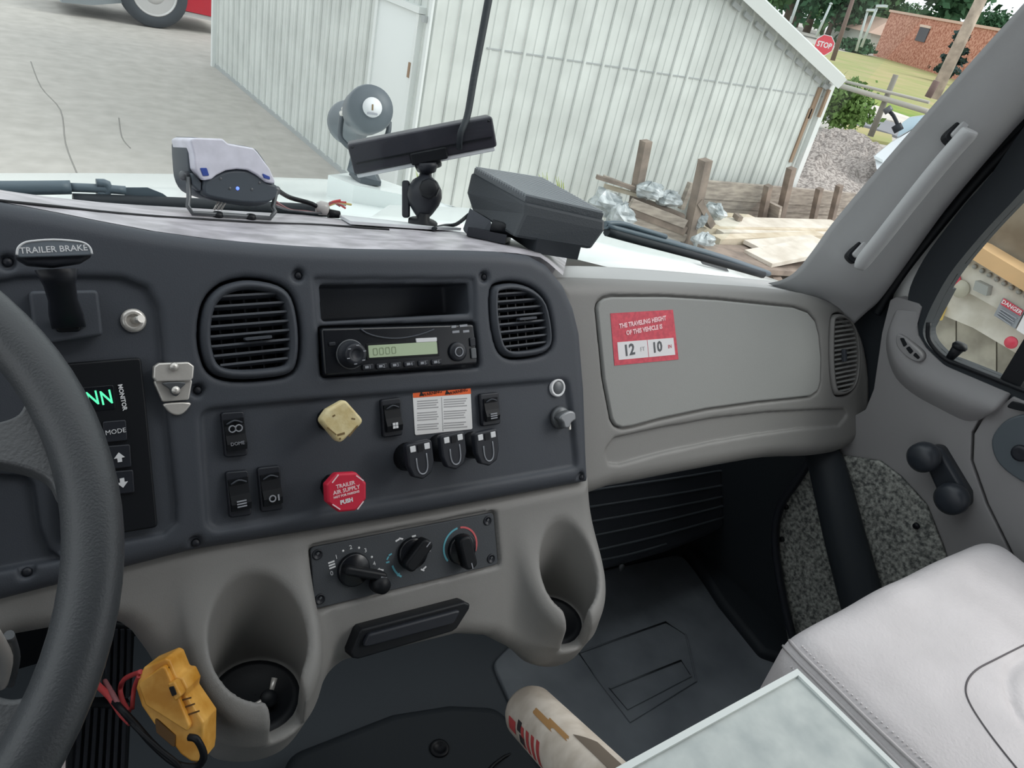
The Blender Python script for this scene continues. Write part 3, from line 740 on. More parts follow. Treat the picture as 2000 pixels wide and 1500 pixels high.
# ================================================================ heater control panel and ashtray
hv = thing('climate_control_panel', 'charcoal heater panel with three round knobs between the cup holders', 'control panel', cpw(*cp(790, 1095), FC - .006))
plate_pts = rp([cp(*p, FC - .002) for p in [(606, 1070), (964, 1001), (973, 1102), (614, 1190)]], .005)
HP = mat('heater_panel_plastic', (62, 66, 71), .55, bump=.15, bscale=900)
MB().plate(plate_pts, FC - .0065, FC - .002, .0008, CPM, 1).build('faceplate', HP, hv)
hc = FC - .002
for x, y in [(620, 1083), (625, 1170), (952, 1017), (959, 1091)]:
    s_ = MB().lathe([(.0058, 0), (.0055, .001), (.0045, .0015), (.0042, .0005), (.0003, .0005)], 16, fp(x, y, hc)).build('screw', DARKER, hv)
    MB().box((.001, .0008, .001), (.003, .0022, .0007), fp(x, y, hc, .6)).build('screw_slot', STEEL, s_)
def knob(x, y, r, rot, L0, L1, w, h=.013):
    M = fp(x, y, hc, rot)
    k = MB().lathe([(r, 0), (r * .97, .004), (r * .9, .005), (.0003, .005)], 30, M).build('knob', GLOSSB, hv)
    MB().plate(rrect(L1 + L0, w, w * .45, 4, (L1 - L0) / 2, 0), .004, .004 + h, .003, M, 3).build('grip', BLACK, k)
    MB().box((L1 - .0045, 0, .004 + h), (.007, .0012, .0006), M).build('pointer', DIMW, k)
    return k
k1 = knob(690, 1112, .0185, math.radians(-24), .016, .034, .010)
MB().lathe([(.010, .004), (.0105, .010), (.009, .019), (.0003, .020)], 20, fp(734, 1136, hc)).build('grip_end', BLACK, k1)
knob(805, 1080, .0185, math.radians(40), .019, .021, .016)
knob(901, 1072, .0185, math.radians(-80), .019, .022, .017)
for s, x, y, z in [('1', 657, 1088, .0065), ('2', 685, 1069, .0065), ('3', 714, 1075, .0065), ('4', 731, 1101, .0065), ('0', 648, 1120, .007)]:
    txt(s, z, fp(x, y, hc + .0004, .1), WHITE, hv, 'digit')
for x, y in [(670, 1076), (701, 1070), (726, 1088), (728, 1150)]: MB().lathe([(.0014, 0), (.0012, .0004), (.0002, .0004)], 8, fp(x, y, hc)).build('dial_mark', WHITE, hv)
for k in range(3): MB().box((0, -.003 + k * .003, .0003), (.007, .0016, .0005), fp(648, 1103, hc, .1)).build('fan_mark', WHITE, hv)
for x, y, r in [(776, 1055, .3), (783, 1052, -.4), (808, 1047, 0), (828, 1063, -1), (838, 1073, -1.2), (829, 1109, .5), (825, 1113, -.6), (738, 1113, .4), (745, 1113, -.4)]:
    MB().box((0, 0, .0003), (.005, .0018, .0005), fp(x, y, hc, r)).build('mode_mark', WHITE, hv)
CYAN = mat('cyan_print', (96, 168, 184), .6); REDP = mat('red_print', (206, 96, 100), .6)
def arc(x, y, r, a0, a1, m, n=14, wd=.0011):
    M = fp(x, y, hc)
    o_ = [((r + wd) * math.cos(a), (r + wd) * math.sin(a)) for a in np.linspace(a0, a1, n)]; i_ = [((r - wd) * math.cos(a), (r - wd) * math.sin(a)) for a in np.linspace(a1, a0, n)]
    MB().plate(o_ + i_, 0, .0005, 0, M).build('dial_arc', m, hv)
arc(899, 1067, .0225, math.radians(95), math.radians(215), CYAN); arc(899, 1067, .0225, math.radians(-28), math.radians(85), REDP)
arc(806, 1084, .0265, math.radians(192), math.radians(232), CYAN)
for x, y, r in [(757, 1090, .9), (762, 1083, .3), (757, 1098, 0), (778, 1122, .7)]: MB().box((0, 0, .0003), (.004, .0016, .0005), fp(x, y, hc, r)).build('defrost_mark', CYAN, hv)

ash = thing('ashtray_drawer', 'black ashtray drawer under the heater panel', 'drawer', cpw(*cp(800, 1235), FC))
q0 = rp(cps([(702, 1236), (708, 1229), (908, 1176), (919, 1180), (917, 1190), (893, 1228), (884, 1234), (700, 1288), (688, 1286), (686, 1276)], FC + .018), .003)
MB().plate(q0, FC - .02, FC + .018, .005, CPM, 3).build('drawer_front', BLACK, ash)
q1 = rp(cps([(722, 1239), (903, 1190), (888, 1219), (708, 1267)], FC + .024), .004)
MB().plate(q1, FC + .016, FC + .024, .005, CPM, 3).build('pull_lip', DARKER, ash)

# ================================================================ height sticker on the glove box
st_ = thing('height_sticker', 'red and white vehicle height sticker on the glove box door', 'sticker', cpw(*cp(1258, 660, PC), PC + .001))
SR = mat('sticker_red', (214, 74, 90), .55, var=.18, vscale=160, var2=(190, 60, 78)); SWT = mat('sticker_white', (228, 226, 228), .6); SBK = mat('sticker_black', (84, 86, 90), .6); SPK = mat('sticker_pale_print', (250, 205, 210), .6)
sc_ = PC + .001
def sp(u, v):  # sticker corner interpolation in pixels of the photograph's print
    return lerp(lerp((1192, 612), (1314, 605), u), lerp((1200, 714), (1325, 702), u), v)
def sq(u0, v0, u1, v1): return [tuple(sp(u0, v0)), tuple(sp(u1, v0)), tuple(sp(u1, v1)), tuple(sp(u0, v1))]
MB().plate(cps(sq(0, 0, 1, 1), sc_), sc_ - .001, sc_ + .0004, 0, CPM).build('sheet', SR, st_)
for u0, u1 in [(.07, .535), (.545, .955)]: MB().plate(cps(sq(u0, .56, u1, .90), sc_), sc_, sc_ + .0007, 0, CPM).build('white_box', SWT, st_)
def stxt(s, size, u, v, m, bold=0, sx=1): txt(s, size, fp(*sp(u, v), sc_ + .0009, .05), m, st_, sx=sx, bold=bold)
stxt('THE TRAVELING HEIGHT', .0088, .51, .21, SPK, .00035, .92); stxt('OF THIS VEHICLE IS', .0088, .52, .36, SPK, .00035, .92)
stxt('12', .0215, .25, .735, SBK, .0006); stxt('10', .0205, .69, .725, SBK, .0006)
stxt('FT', .0085, .46, .735, LG); stxt('IN', .0075, .89, .73, SR)
# ================================================================ things standing on the dash
def padpt(px, py, eps=0.0): return drop(ray(px, py), eps)

# ---- white-and-grey scanner unit on a wire bracket
DEVW = mat('device_white', (214, 214, 226), .4, var=.06, vscale=60); DEVG = mat('device_grey', (64, 72, 80), .5); BLUE = mat('device_blue', (44, 70, 150), .5)
BLED = mat('blue_led', (90, 120, 255), .4, emit=1.5)
p_l = padpt(372, 421); p_r = padpt(530, 431)
dv = thing('dash_sensor', 'white and grey sensor unit on a wire bracket at the left of the dash top', 'sensor', (p_l + p_r) / 2)
DDEP = float(((p_l + p_r) / 2) @ CF)
ux = p_r - p_l; ux /= np.linalg.norm(ux)
dvN = -ray(455, 345) / np.linalg.norm(ray(455, 345)); dvN = dvN - ux * (dvN @ ux)
DM = frame(AD(450, 400, DDEP), ux, np.cross(dvN, ux))
def dv2(px, py, z=0.0):
    Mi = np.array(DM); n = Mi[:3, 2]; P = on(px, py, Mi[:3, 3] + z * n, n) - Mi[:3, 3]
    return (float(P @ Mi[:3, 0]), float(P @ Mi[:3, 1]))
def dvs(pts, z=0.0): return [dv2(x, y, z) for x, y in pts]
shell = sm(dvs([(371, 272), (400, 270), (436, 272), (444, 279), (495, 288), (512, 302), (532, 335), (540, 360), (538, 385), (515, 402), (470, 402), (400, 385), (376, 360), (370, 320)]), 3)
MB().plate(shell, -.050, -.004, .006, DM, 3, True).build('rear_shell', DEVG, dv)
top = rp(dvs([(370, 273), (380, 269), (434, 271), (444, 280), (494, 289), (502, 297), (526, 330), (539, 360), (519, 356), (500, 341), (483, 332), (462, 330), (440, 333), (422, 342), (412, 350), (396, 353), (380, 330), (377, 300)], .008), .004)
MB().plate(top, -.044, .010, .003, DM, 3).build('white_hood', DEVW, dv)['label'] = 'white curved hood of the sensor'
face = sm(dvs([(397, 353), (415, 345), (438, 334), (462, 331), (486, 334), (506, 345), (522, 357), (539, 362), (538, 383), (520, 396), (470, 396), (420, 388), (396, 379)], .004), 2)
MB().plate(face, -.02, .007, .003, DM, 2).build('front_panel', DEVG, dv)
side = rp(dvs([(374, 332), (394, 356), (394, 378), (378, 362)], .006), .003)
MB().plate(side, -.01, .005, .002, DM, 2).build('side_panel', DEVG, dv)
MB().plate(rp(dvs([(391, 328), (404, 328), (409, 343), (397, 344)], .011), .001), .008, .0112, .0005, DM, 1).build('button', BLUE, dv)
MB().plate(rp(dvs([(512, 338), (527, 345), (528, 351), (516, 348)], .011), .001), .008, .0112, .0005, DM, 1).build('button', BLUE, dv)
MB().lathe([(.0022, 0), (.0018, .0015), (.0002, .002)], 12, DM @ Matrix.Translation((*dv2(464, 368, .007), .006))).build('indicator', BLED, dv)
for x, y in [(449, 368), (492, 370), (431, 349), (507, 357)]: MB().lathe([(.0018, 0), (.0015, .001), (.0002, .001)], 10, DM @ Matrix.Translation((*dv2(x, y, .007), .0065))).build('screw', STEEL, dv)
for x, y in [(366, 344), (541, 372)]: MB().lathe([(.005, -.012), (.005, .004), (.003, .006), (.0003, .006)], 14, DM @ Matrix.Translation((*dv2(x, y), -.006)) @ Matrix.Rotation(-1.2 if x < 400 else 1.2, 4, 'Y')).build('pivot_knob', STEEL, dv)
w3 = lambda px, py, z=0.0: tuple(DM @ Vector((*dv2(px, py, z), z)))
MB().tube([w3(368, 345), w3(369, 385), tuple(p_l + np.array([-.002, 0, .010])), tuple(p_l + np.array([.002, -.002, .003])), tuple(lerp(p_l, p_r, .5) + np.array([0, 0, .003])), tuple(p_r + np.array([-.003, 0, .003])), tuple(p_r + np.array([.002, 0, .011])), w3(533, 405), w3(540, 372)], .0026, 8).build('wire_bracket', STEEL, dv)
for f in (.32, .72): MB().lathe([(.006, 0), (.005, .004), (.0003, .005)], 12, Matrix.Translation(tuple(lerp(p_l, p_r, f) + np.array([0, 0, .001])))).build('bracket_screw', BLACK, dv)
for k in range(3): MB().rod(w3(418 + 7 * k, 410, -.006), w3(428 + 7 * k, 392, -.006), .0012, seg=6).build('spring_wire', CHROME, dv)

# ---- loose leads between the sensor and the white base plate
wb = thing('wire_bundle', 'bundle of thin red and grey leads with a clear connector on the dash top', 'wires', padpt(650, 422, .001))
REDW = mat('red_wire', (190, 70, 72), .5); PINKW = mat('pinkish_wire', (150, 96, 100), .5); YEL = mat('yellow_wire', (210, 190, 120), .5); CONN = mat('clear_connector', (176, 172, 170), .3)
b0 = padpt(628, 412, .008); 
MB().tube([w3(540, 370, -.02), padpt(570, 395, .022), padpt(605, 408, .016), b0], .0030, 8, smooth_n=4).build('lead', BLACK, wb)
for k, m_ in enumerate([PINKW, BLACK, PINKW, STEEL]):
    MB().tube([w3(536, 392 + 3 * k, -.02), padpt(565, 416 + k, .006), padpt(600, 419 + k * .8, .005), b0 + np.array([.003 * k - .005, 0, -.003])], .0014, 6, smooth_n=4).build('lead', m_, wb)
MB().lathe([(.004, -.008), (.0085, -.006), (.0095, .004), (.006, .009), (.0003, .009)], 14, frame(b0 + np.array([0, 0, .004]), (0, 0, 1), (.5, .8, 0))).build('connector', CONN, wb)
MB().rod(padpt(640, 423, .006), padpt(662, 424, .006), .006, .005).build('connector', BLACK, wb)
for k, (m_, dx, dy) in enumerate([(REDW, 668, 384), (REDW, 674, 388), (YEL, 680, 395), (CONN, 677, 402), (PINKW, 664, 390), (REDW, 671, 399)]):
    e = padpt(dx, dy + 22, .026 - .002 * k)
    MB().tube([b0 + np.array([.004, 0, .006]), lerp(b0, e, .5) + np.array([0, 0, .005 + .001 * k]), e], .0015, 6, smooth_n=4).build('stub', m_, wb)

# ---- white base plate, ball mount, black bar unit, its cable
pl = [padpt(663, 420, .002), padpt(683, 441, .002), padpt(845, 452, .002), padpt(908, 424, .002)]
PLW = mat('painted_plate', (222, 225, 228), .35)
bp_ = MB(); bp_.loft([[tuple(p) for p in pl], [tuple(p + np.array([0, 0, .004])) for p in pl]], True, True, False)
bp_ = tag(bp_.build('base_plate', PLW), 'thin white plate lying on the dash top under the ball mount', 'plate')
bm_pt = padpt(826, 446, .006)
bmn = thing('ball_mount', 'black ball-joint clamp mount with side lever on the white plate', 'mount', bm_pt)
dB = float(bm_pt @ CF)
def bpx(px, py): return AD(px, py, dB)
zup = np.array([0, 0, 1.0])
MB().lathe([(.020, 0), (.020, .004), (.009, .007), (.007, .016), (.0003, .016)], 20, Matrix.Translation(tuple(bm_pt))).build('foot', BLACK, bmn)
def prof_rod(p0, p1, prof, name, m_):
    M = frame(p0, np.cross(zup, p1 - p0) if abs((p1 - p0)[2]) < .99 * np.linalg.norm(p1 - p0) else (1, 0, 0), np.cross(p1 - p0, np.cross(zup, p1 - p0)) if abs((p1 - p0)[2]) < .99 * np.linalg.norm(p1 - p0) else (0, 1, 0))
    M = Matrix(((M[0][0], M[0][1], 0, p0[0]), (M[1][0], M[1][1], 0, p0[1]), (M[2][0], M[2][1], 0, p0[2]), (0, 0, 0, 1)))
    z = (p1 - p0) / np.linalg.norm(p1 - p0); x = np.array(M)[:3, 0]; y = np.cross(z, x)
    for i in range(3): M[i][1] = y[i]; M[i][2] = z[i]
    L = np.linalg.norm(p1 - p0)
    return MB().lathe([(r, t * L) for r, t in prof], 20, M).build(name, m_, bmn)
prof_rod(bm_pt, bpx(832, 328), [(.006, .0), (.008, .12), (.013, .2), (.021, .36), (.024, .48), (.023, .62), (.017, .76), (.009, .84), (.008, .90), (.012, 1.0)], 'clamp_body', DARKER)
MB().lathe([(.0135, 0), (.0135, .006), (.010, .009), (.0003, .009)], 8, frame(bpx(842, 378) - CF * .022, CX, -CY)).build('clamp_bolt', BLACK, bmn)
MB().rod(bpx(826, 382), bpx(797, 385), .011, .008, 12).build('lever_shaft', BLACK, bmn)
lev = MB(); lev.plate(rrect(.0105, .050, .004, 4), -.004, .004, .002, frame(bpx(793, 389), CX, -CY), 2, True); lev.build('clamp_lever', DARKER, bmn)
MB().box((0, 0, 0), (.036, .012, .024), frame(bpx(836, 320), np.array(CX) * .97 - np.array(CY) * .24, -CY), .003).build('shoe', BLACK, bmn)
MB().lathe([(.012, 0), (.015, .008), (.015, .014), (.0003, .014)], 14, frame(bpx(834, 335) , CX, np.cross(CX, (0, 0, -1.0)))).build('collar', DARKER, bmn)

barc = bpx(828, 288)
bu = np.array(CX) * (962 - 692) - np.array(CY) * (62); bu = bu / np.linalg.norm(bu) + CF * .10; bu /= np.linalg.norm(bu)
bn = -barc / np.linalg.norm(barc); bn = bn - bu * (bn @ bu); bv = np.cross(bn, bu); 
bv = bv * math.cos(.12) + bn / np.linalg.norm(bn) * math.sin(.12)
BM = frame(barc - CF * .012, bu, bv)
bar = thing('light_bar', 'black rectangular bar unit tilted on the ball mount', 'bar', barc - np.array([0, 0, .03]))
BL = 281 / FOC * dB; BH = 57 / FOC * dB
MB().plate(rrect(BL, BH, .004, 3), -.030, .010, .0025, BM, 2, True).build('housing', mat('dark_purple_black_plastic', (42, 41, 50), .45), bar)
MB().box((0, -BH * .5 - .0025, -.010), (BL * .97, .006, .034), BM, .0015).build('underside_strip', PLW, bar)['label'] = 'pale strip along the bottom'
MB().box((0, -BH * .16, .0105), (BL * .94, .0022, .002), BM).build('front_groove', BLACK, bar)
MB().box((.004, -BH * .36, .012), (.05, .016, .006), BM, .002).build('rear_socket_block', BLACK, bar)
for s in (-1, 1): MB().lathe([(.0022, 0), (.0002, .001)], 8, BM @ Matrix.Translation((s * (BL / 2 - .006), BH / 2 - .005, .0098))).build('screw', BLACK, bar)
pcab = np.array((BM @ Vector((BL * .235, -BH * .30, .014)))[:])
def bpd(px, py, d): return AD(px, py, d)
cable = MB().tube([pcab, bpd(899, 262, dB - .03), bpd(913, 225, dB - .02), bpd(926, 150, dB - .01), bpd(941, 70, dB), bpd(955, -5, dB + .01), bpd(975, -110, dB + .02)], lambda t: .0042 + .0016 * t, 10, smooth_n=5).build('power_cable', RUBBER)
tag(cable, 'thick black cable hanging from above into the back of the bar unit', 'cable')

# ---- black box speaker
c0 = padpt(950, 470, 0.0)
sd = float(c0 @ CF)
spk = thing('box_speaker', 'black wedge-shaped box speaker on a bracket at the right of the dash top', 'speaker', c0)
SPKM = mat('speaker_black', (48, 53, 58), .5, bump=.15, bscale=500)
d1 = sd - .03
T = dict(nt=AD(1024, 394, d1), rt=AD(1183, 430, d1 + .02), lt=AD(919, 336, d1 + .09), rb=AD(1155, 488, d1 + .015), nb=AD(1003, 464, d1 - .005), lm=AD(910, 376, d1 + .085), lb=AD(922, 413, d1 + .075))
T['bt'] = on(1056, 357, T['nt'], np.cross(T['rt'] - T['nt'], T['lt'] - T['nt']))
T['bm'] = T['bt'] + (T['lm'] - T['lt']); T['bb'] = T['bt'] + (T['lb'] - T['lt'])
nm = lerp(T['nt'], T['nb'], .35) + CX * .004
rm_ = lerp(T['rt'], T['rb'], .35) + CX * .006
top_ = [T['nt'], T['rt'], T['bt'], T['lt']]; mid_ = [nm, rm_, T['bm'], T['lm']]; bot_ = [T['nb'], T['rb'], T['bb'], T['lb']]
cen = sum(top_) / 4
mb = MB(); mb.loft([[tuple(p) for p in bot_], [tuple(p) for p in mid_], [tuple(p) for p in top_]], True, True, False)
bx = mb.build('enclosure', SPKM, spk)
bv_ = bx.modifiers.new('b', 'BEVEL'); bv_.width = .004; bv_.segments = 2
tn = np.cross(top_[1] - top_[0], top_[3] - top_[0]); tn /= np.linalg.norm(tn)
if tn @ cen > 0: tn = -tn
GRL = mat('speaker_grille', (92, 97, 101), .5, bump=.5, bscale=600); GRB = mat('grille_bar_grey', (156, 162, 166), .5)
gl = [lerp(p, cen, .05) for p in top_]
MB().loft([[tuple(p - tn * .002) for p in gl], [tuple(p + tn * .007) for p in gl]], True, True, False).build('grille_panel', GRL, spk)['label'] = 'lighter grille on the upper face'
for k in range(22):
    f = (k + .5) / 22
    a = lerp(gl[0], gl[3], f) + tn * .0072; b = lerp(gl[1], gl[2], f) + tn * .0072
    MB().beam(a, b, .0022, .0045, tn).build('grille_rib', GRB, spk)
q0 = T['nb'] + (T['rb'] - T['nb']) * .15
bs = [lerp(T['nb'], T['rb'], .30), lerp(T['nb'], T['rb'], .86), lerp(T['lb'], T['bb'], .8), lerp(T['lb'], T['bb'], .3)]
dn = np.array([0, 0, -1.0])
MB().loft([[tuple(p + dn * .016) for p in bs], [tuple(p - dn * .004) for p in bs]], True, True, False).build('rear_foot', SPKM, spk)
# bracket: side ear and foot reaching the dash
ear = [AD(918, 408, d1 + .05), AD(958, 432, d1 + .04), AD(968, 470, d1 + .04), AD(930, 472, d1 + .045), AD(905, 448, d1 + .05)]
nE = -CF
MB().loft([[tuple(p + nE * .004) for p in ear], [tuple(p - nE * .012) for p in ear]], True, True, False).build('bracket', DARK, spk)
foot = [padpt(915, 462, .001), padpt(985, 478, .001), padpt(1000, 470, .001), padpt(940, 448, .001)]
MB().loft([[tuple(p) for p in foot], [tuple(p + np.array([0, 0, .012])) for p in foot]], True, True, False).build('bracket_foot', DARKER, spk)
MB().rod(AD(960, 440, d1 + .02), AD(1000, 452, d1 + .02), .008).build('bracket_bolt', BLACK, spk)
lead = MB().tube([padpt(848, 452, .004), padpt(870, 446, .006), padpt(893, 434, .010), AD(915, 420, d1 + .07)], .0028, 8, smooth_n=4).build('speaker_lead', RUBBER)
tag(lead, 'short black lead from the white plate to the box speaker', 'cable')

# ================================================================ steering wheel
WC = np.array([-.178, .415, -.329]); WT = .988
WNn = np.array([0, -math.cos(WT), math.sin(WT)]); WU = np.array([1.0, 0, 0]); WV = np.cross(WNn, WU)
WM = frame(WC, WU, WV)
sw = thing('steering_wheel', 'dark grey steering wheel with thick grained rim at the left edge', 'steering wheel', WC)
RIM = mat('wheel_grain', (62, 65, 68), .4, spec=.5, bump=.14, bscale=700)
mb = MB()
rim = [[((.2215 + .0165 * math.cos(b)) * math.cos(a), (.2215 + .0165 * math.cos(b)) * math.sin(a), .0165 * math.sin(b)) for b in np.linspace(0, 2 * math.pi, 21)[:-1]] for a in np.linspace(0, 2 * math.pi, 97)]
mb.loft(rim, True, False, True, WM).build('rim', RIM, sw)
SPOKE = mat('spoke_plastic', (86, 88, 90), .45, spec=.45, bump=.25, bscale=420)
def w2(px, py, z=0.0):
    n = np.array(WM)[:3, 2]; P = on(px, py, WC + z * n, n) - WC
    return (float(P @ np.array(WM)[:3, 0]), float(P @ np.array(WM)[:3, 1]))
def spoke(pts):
    MB().plate(sm([w2(x, y, -.004) for x, y in pts], 4), -.016, 0.0, .007, WM, 3, True).build('spoke', SPOKE, sw)
spoke([(-120, 842), (-40, 832), (0, 828), (38, 812), (60, 775), (95, 790), (135, 855), (152, 930), (145, 985), (115, 975), (95, 940), (55, 920), (0, 908), (-60, 905), (-120, 930)])
spoke([(-120, 1330), (-40, 1345), (0, 1362), (35, 1366), (70, 1350), (100, 1310), (130, 1320), (100, 1400), (60, 1475), (20, 1540), (-60, 1560), (-120, 1500)])
MB().plate(rrect(.16, .15, .04, 6), -.03, .012, .012, WM, 4, True).build('hub', SPOKE, sw)
colm = thing('steering_column', 'black column shroud with a bare metal shaft below the steering wheel', 'column', WC - WNn * .35)
MB().lathe([(.062, -.24), (.068, -.20), (.066, -.05), (.05, -.03), (.0003, -.03)], 24, WM).build('shroud', BLACK, colm)
MB().tube([tuple(AY(-22, 1230, .52)), tuple(AY(8, 1285, .55)), tuple(AY(0, 1335, .58))], .0065, 12, smooth_n=4).build('shaft', CHROME, colm)
MB().tube([tuple(AY(18, 1240, .54)), tuple(AY(30, 1285, .57)), tuple(AY(20, 1335, .60))], .004, 10, smooth_n=4).build('lever', STEEL, colm)

# ================================================================ yellow plug unit hanging at the fascia, with its leads
YD = float(np.array([.125, .46, -.70]) @ CF) - .055
ye = thing('yellow_connector', 'yellow plastic connector unit hanging by leads beside the left cup holder', 'connector', AD(350, 1490, YD))
YELLOW = mat('yellow_plastic', (240, 184, 92), .45, var=.12, vscale=40, var2=(206, 142, 46)); YDK = mat('dark_amber', (96, 66, 24), .5)
YM = frame(AD(330, 1390, YD), np.array(CX), -np.array(CY))
def y2(px, py, z=0): return ((px - 330) / FOC * (YD - z), -(py - 1390) / FOC * (YD - z))
ysd = lambda pts, z=0: [y2(x, y, z) for x, y in pts]
body = rp(ysd([(270, 1325), (280, 1304), (322, 1286), (331, 1290), (344, 1323), (356, 1324), (366, 1345), (363, 1360), (398, 1411), (397, 1470), (394, 1492), (372, 1488), (352, 1474), (336, 1452), (300, 1415), (276, 1380), (265, 1345)]), .003)
MB().plate(body, -.030, 0, .005, YM, 3, True).build('body', YELLOW, ye)
MB().plate(rp(ysd([(275, 1330), (326, 1293), (338, 1320), (376, 1412), (372, 1424), (290, 1372)], .005), .004), -.002, .006, .004, YM, 3).build('raised_cover', YELLOW, ye)
MB().plate(rp(ysd([(302, 1398), (344, 1436), (343, 1462), (306, 1430)], .002), .002), -.002, .0012, .0005, YM, 1).build('window', YDK, ye)
MB().plate(rp(ysd([(336, 1326), (350, 1322), (364, 1350), (352, 1362)], .009), .002), 0, .010, .002, YM, 2).build('latch_tab', YELLOW, ye)
MB().plate(rp(ysd([(340, 1332), (350, 1330), (356, 1346), (347, 1350)], .0102), .001), .008, .0108, .0003, YM, 1).build('latch_hole', BLACK, ye)
for x0, y0, x1, y1 in [(352, 1368, 374, 1362), (358, 1382, 381, 1374), (366, 1396, 390, 1388), (318, 1309, 331, 1303)]: MB().beam(YM @ Vector((*y2(x0, y0, .001), .0005)), YM @ Vector((*y2(x1, y1, .001), .0005)), .0012, .001, -CF).build('ridge', YDK, ye)
def yp(px, py, d=0): return AD(px, py, YD + d)
mbl = thing('wire_loom', 'red and black leads looping from below the wheel to the yellow connector', 'wires', yp(230, 1400, .02))
for pts, r, m_ in [([(172, 1310, .05), (188, 1335, .03), (215, 1362, .01), (238, 1395, .005), (255, 1412, 0)], .0030, REDW), ([(205, 1330, .04), (220, 1355, .01), (240, 1390, 0), (250, 1405, 0)], .0022, PINKW),
                   ([(275, 1312, .0), (245, 1325, .02), (235, 1345, .03), (240, 1370, .02), (252, 1390, .01)], .0022, REDW), ([(272, 1320, .0), (262, 1345, .01), (258, 1385, .01)], .0020, REDW),
                   ([(200, 1345, .04), (232, 1380, .0), (262, 1412, -.002), (300, 1455, -.004), (345, 1492, -.004), (385, 1496, -.004), (398, 1475, -.008), (385, 1445, -.012), (370, 1440, -.010)], .0032, BLACK),
                   ([(240, 1392, .0), (270, 1425, -.004), (310, 1462, -.006), (350, 1496, -.006), (360, 1530, 0)], .0024, BLACK), ([(372, 1500, 0), (370, 1540, 0.0)], .003, YELLOW)]:
    MB().tube([yp(*p) for p in pts], r, 8, smooth_n=5).build('lead', m_, mbl)
keyt = thing('key', 'small metal key with black head lying in the left cup holder', 'key', (.192, .50, -.705))
kb = np.array([.196, .490, -.700])
MB().lathe([(.008, -.004), (.009, 0), (.008, .004), (.0003, .004)], 14, Matrix.Translation(tuple(kb + np.array([0, 0, .003]))) @ Matrix.Rotation(.5, 4, 'X')).build('head', BLACK, keyt)
MB().rod(kb + np.array([.002, .002, .004]), kb + np.array([.010, .014, .013]), .0022, .003).build('blade', CHROME, keyt)
MB().rod(kb + np.array([-.004, .0, .004]), kb + np.array([-.016, -.002, .003]), .0022).build('ring_pin', CHROME, keyt)

# ================================================================ floor, bulkhead, engine cover
FZ = -1.15
XD = 1.30
o = MB().box((.25, .1, FZ - .03), (2.15, 2.4, .06)).build('floor', mat('tunnel_rubber', (62, 68, 74), .6, spec=.35, bump=.2, bscale=60)); struct(o, 'black rubber cab floor')
# bulkhead behind the dash
o = MB().box((.25, 1.035, -.86), (2.15, .03, .62)).build('wall_front', BLACK); struct(o, 'black cab bulkhead')
REART = mat('rear_trim', (110, 110, 112), .9)
o = MB().box((.25, -1.02, -.3), (2.15, .04, 1.8)).build('wall_back', REART); struct(o, 'unseen grey rear wall of the cab, added to shade the dash')  # out of view; added to keep low sky light off the dash face
o = MB().box((.25, -.42, .60), (2.15, 1.24, .04)).box((1.31, -.42, .46), (.04, 1.24, .26)).box((-.81, -.42, .46), (.04, 1.24, .26)).build('ceiling', REART); struct(o, 'unseen grey headliner over the seats, added to shade the dash')  # out of view; part roof and side rails added to block sky and sun
# driver side door wall below the window
o = MB().box((-.85, .1, -.80), (.05, 2.2, .75)).build('wall_left', DOORG); struct(o, 'grey driver side wall')
hb = thing('heater_box', 'black ribbed heater housing under the grey passenger dash', 'housing', AY(1300, 1080, .86))
hbp = [(1140, 905), (1300, 900), (1480, 880), (1590, 872), (1560, 940), (1500, 985), (1440, 1020), (1380, 1050), (1310, 1078), (1200, 1110), (1140, 1125)]
HBM = frame(AY(1160, 1000, .80), (1, 0, 0), PV)
def h2(px, py, z=0):
    n = np.array(HBM)[:3, 2]; P = on(px, py, np.array(HBM)[:3, 3] + z * n, n) - np.array(HBM)[:3, 3]
    return (float(P @ np.array(HBM)[:3, 0]), float(P @ np.array(HBM)[:3, 1]))
MB().plate(rp([h2(x, y) for x, y in hbp], .02), -.20, 0, .015, HBM, 3).build('casing', DARK, hb)
for k, (ya, yb, x1) in enumerate([(958, 892, 1560), (990, 925, 1530), (1019, 950, 1500), (1048, 975, 1460), (1078, 1008, 1420), (1098, 1062, 1300)]):
    a = HBM @ Vector((*h2(1150, ya), .002)); m_ = HBM @ Vector((*h2((1150 + x1) / 2, (ya + yb) / 2 + 3), .002)); b = HBM @ Vector((*h2(x1, yb), .002))
    MB().tube([a, m_, b], .0028, 6, smooth_n=4).build('rib', mat('rib_grey_%d' % k, (84, 90, 96), .5), hb)
MB().lathe([(.008, 0), (.007, .004), (.0003, .005)], 10, HBM @ Matrix.Translation((*h2(1213, 1108), 0))).build('bolt', STEEL, hb)
# passenger floor mat with raised panels
mt = thing('floor_mat', 'black moulded rubber mat on the passenger floor', 'mat', AZ(1300, 1250, FZ))
mp = rp([tuple(AZ(x, y, FZ)[:2]) for x, y in [(1165, 1120), (1330, 1085), (1400, 1180), (1500, 1290), (1560, 1340), (1200, 1560), (1050, 1500), (960, 1300), (1080, 1180)]], .03)
MB().plate(mp, FZ - .002, FZ + .008, .004, None, 2).build('sheet', MATB, mt)
for q in [[(1130, 1275), (1300, 1215), (1340, 1240), (1360, 1330), (1230, 1410), (1170, 1330)], [(1190, 1345), (1330, 1290), (1350, 1320), (1225, 1385)]]:
    pth = [AZ(x, y, FZ + .009) for x, y in q]
    MB().tube(pth, .0022, 6, closed=True).build('raised_line', MATB, mt)
pan = rp([tuple(AZ(x, y, FZ)[:2]) for x, y in [(1330, 1080), (1400, 1030), (1530, 990), (1600, 1250), (1600, 1330), (1480, 1290), (1400, 1190)]], .02)
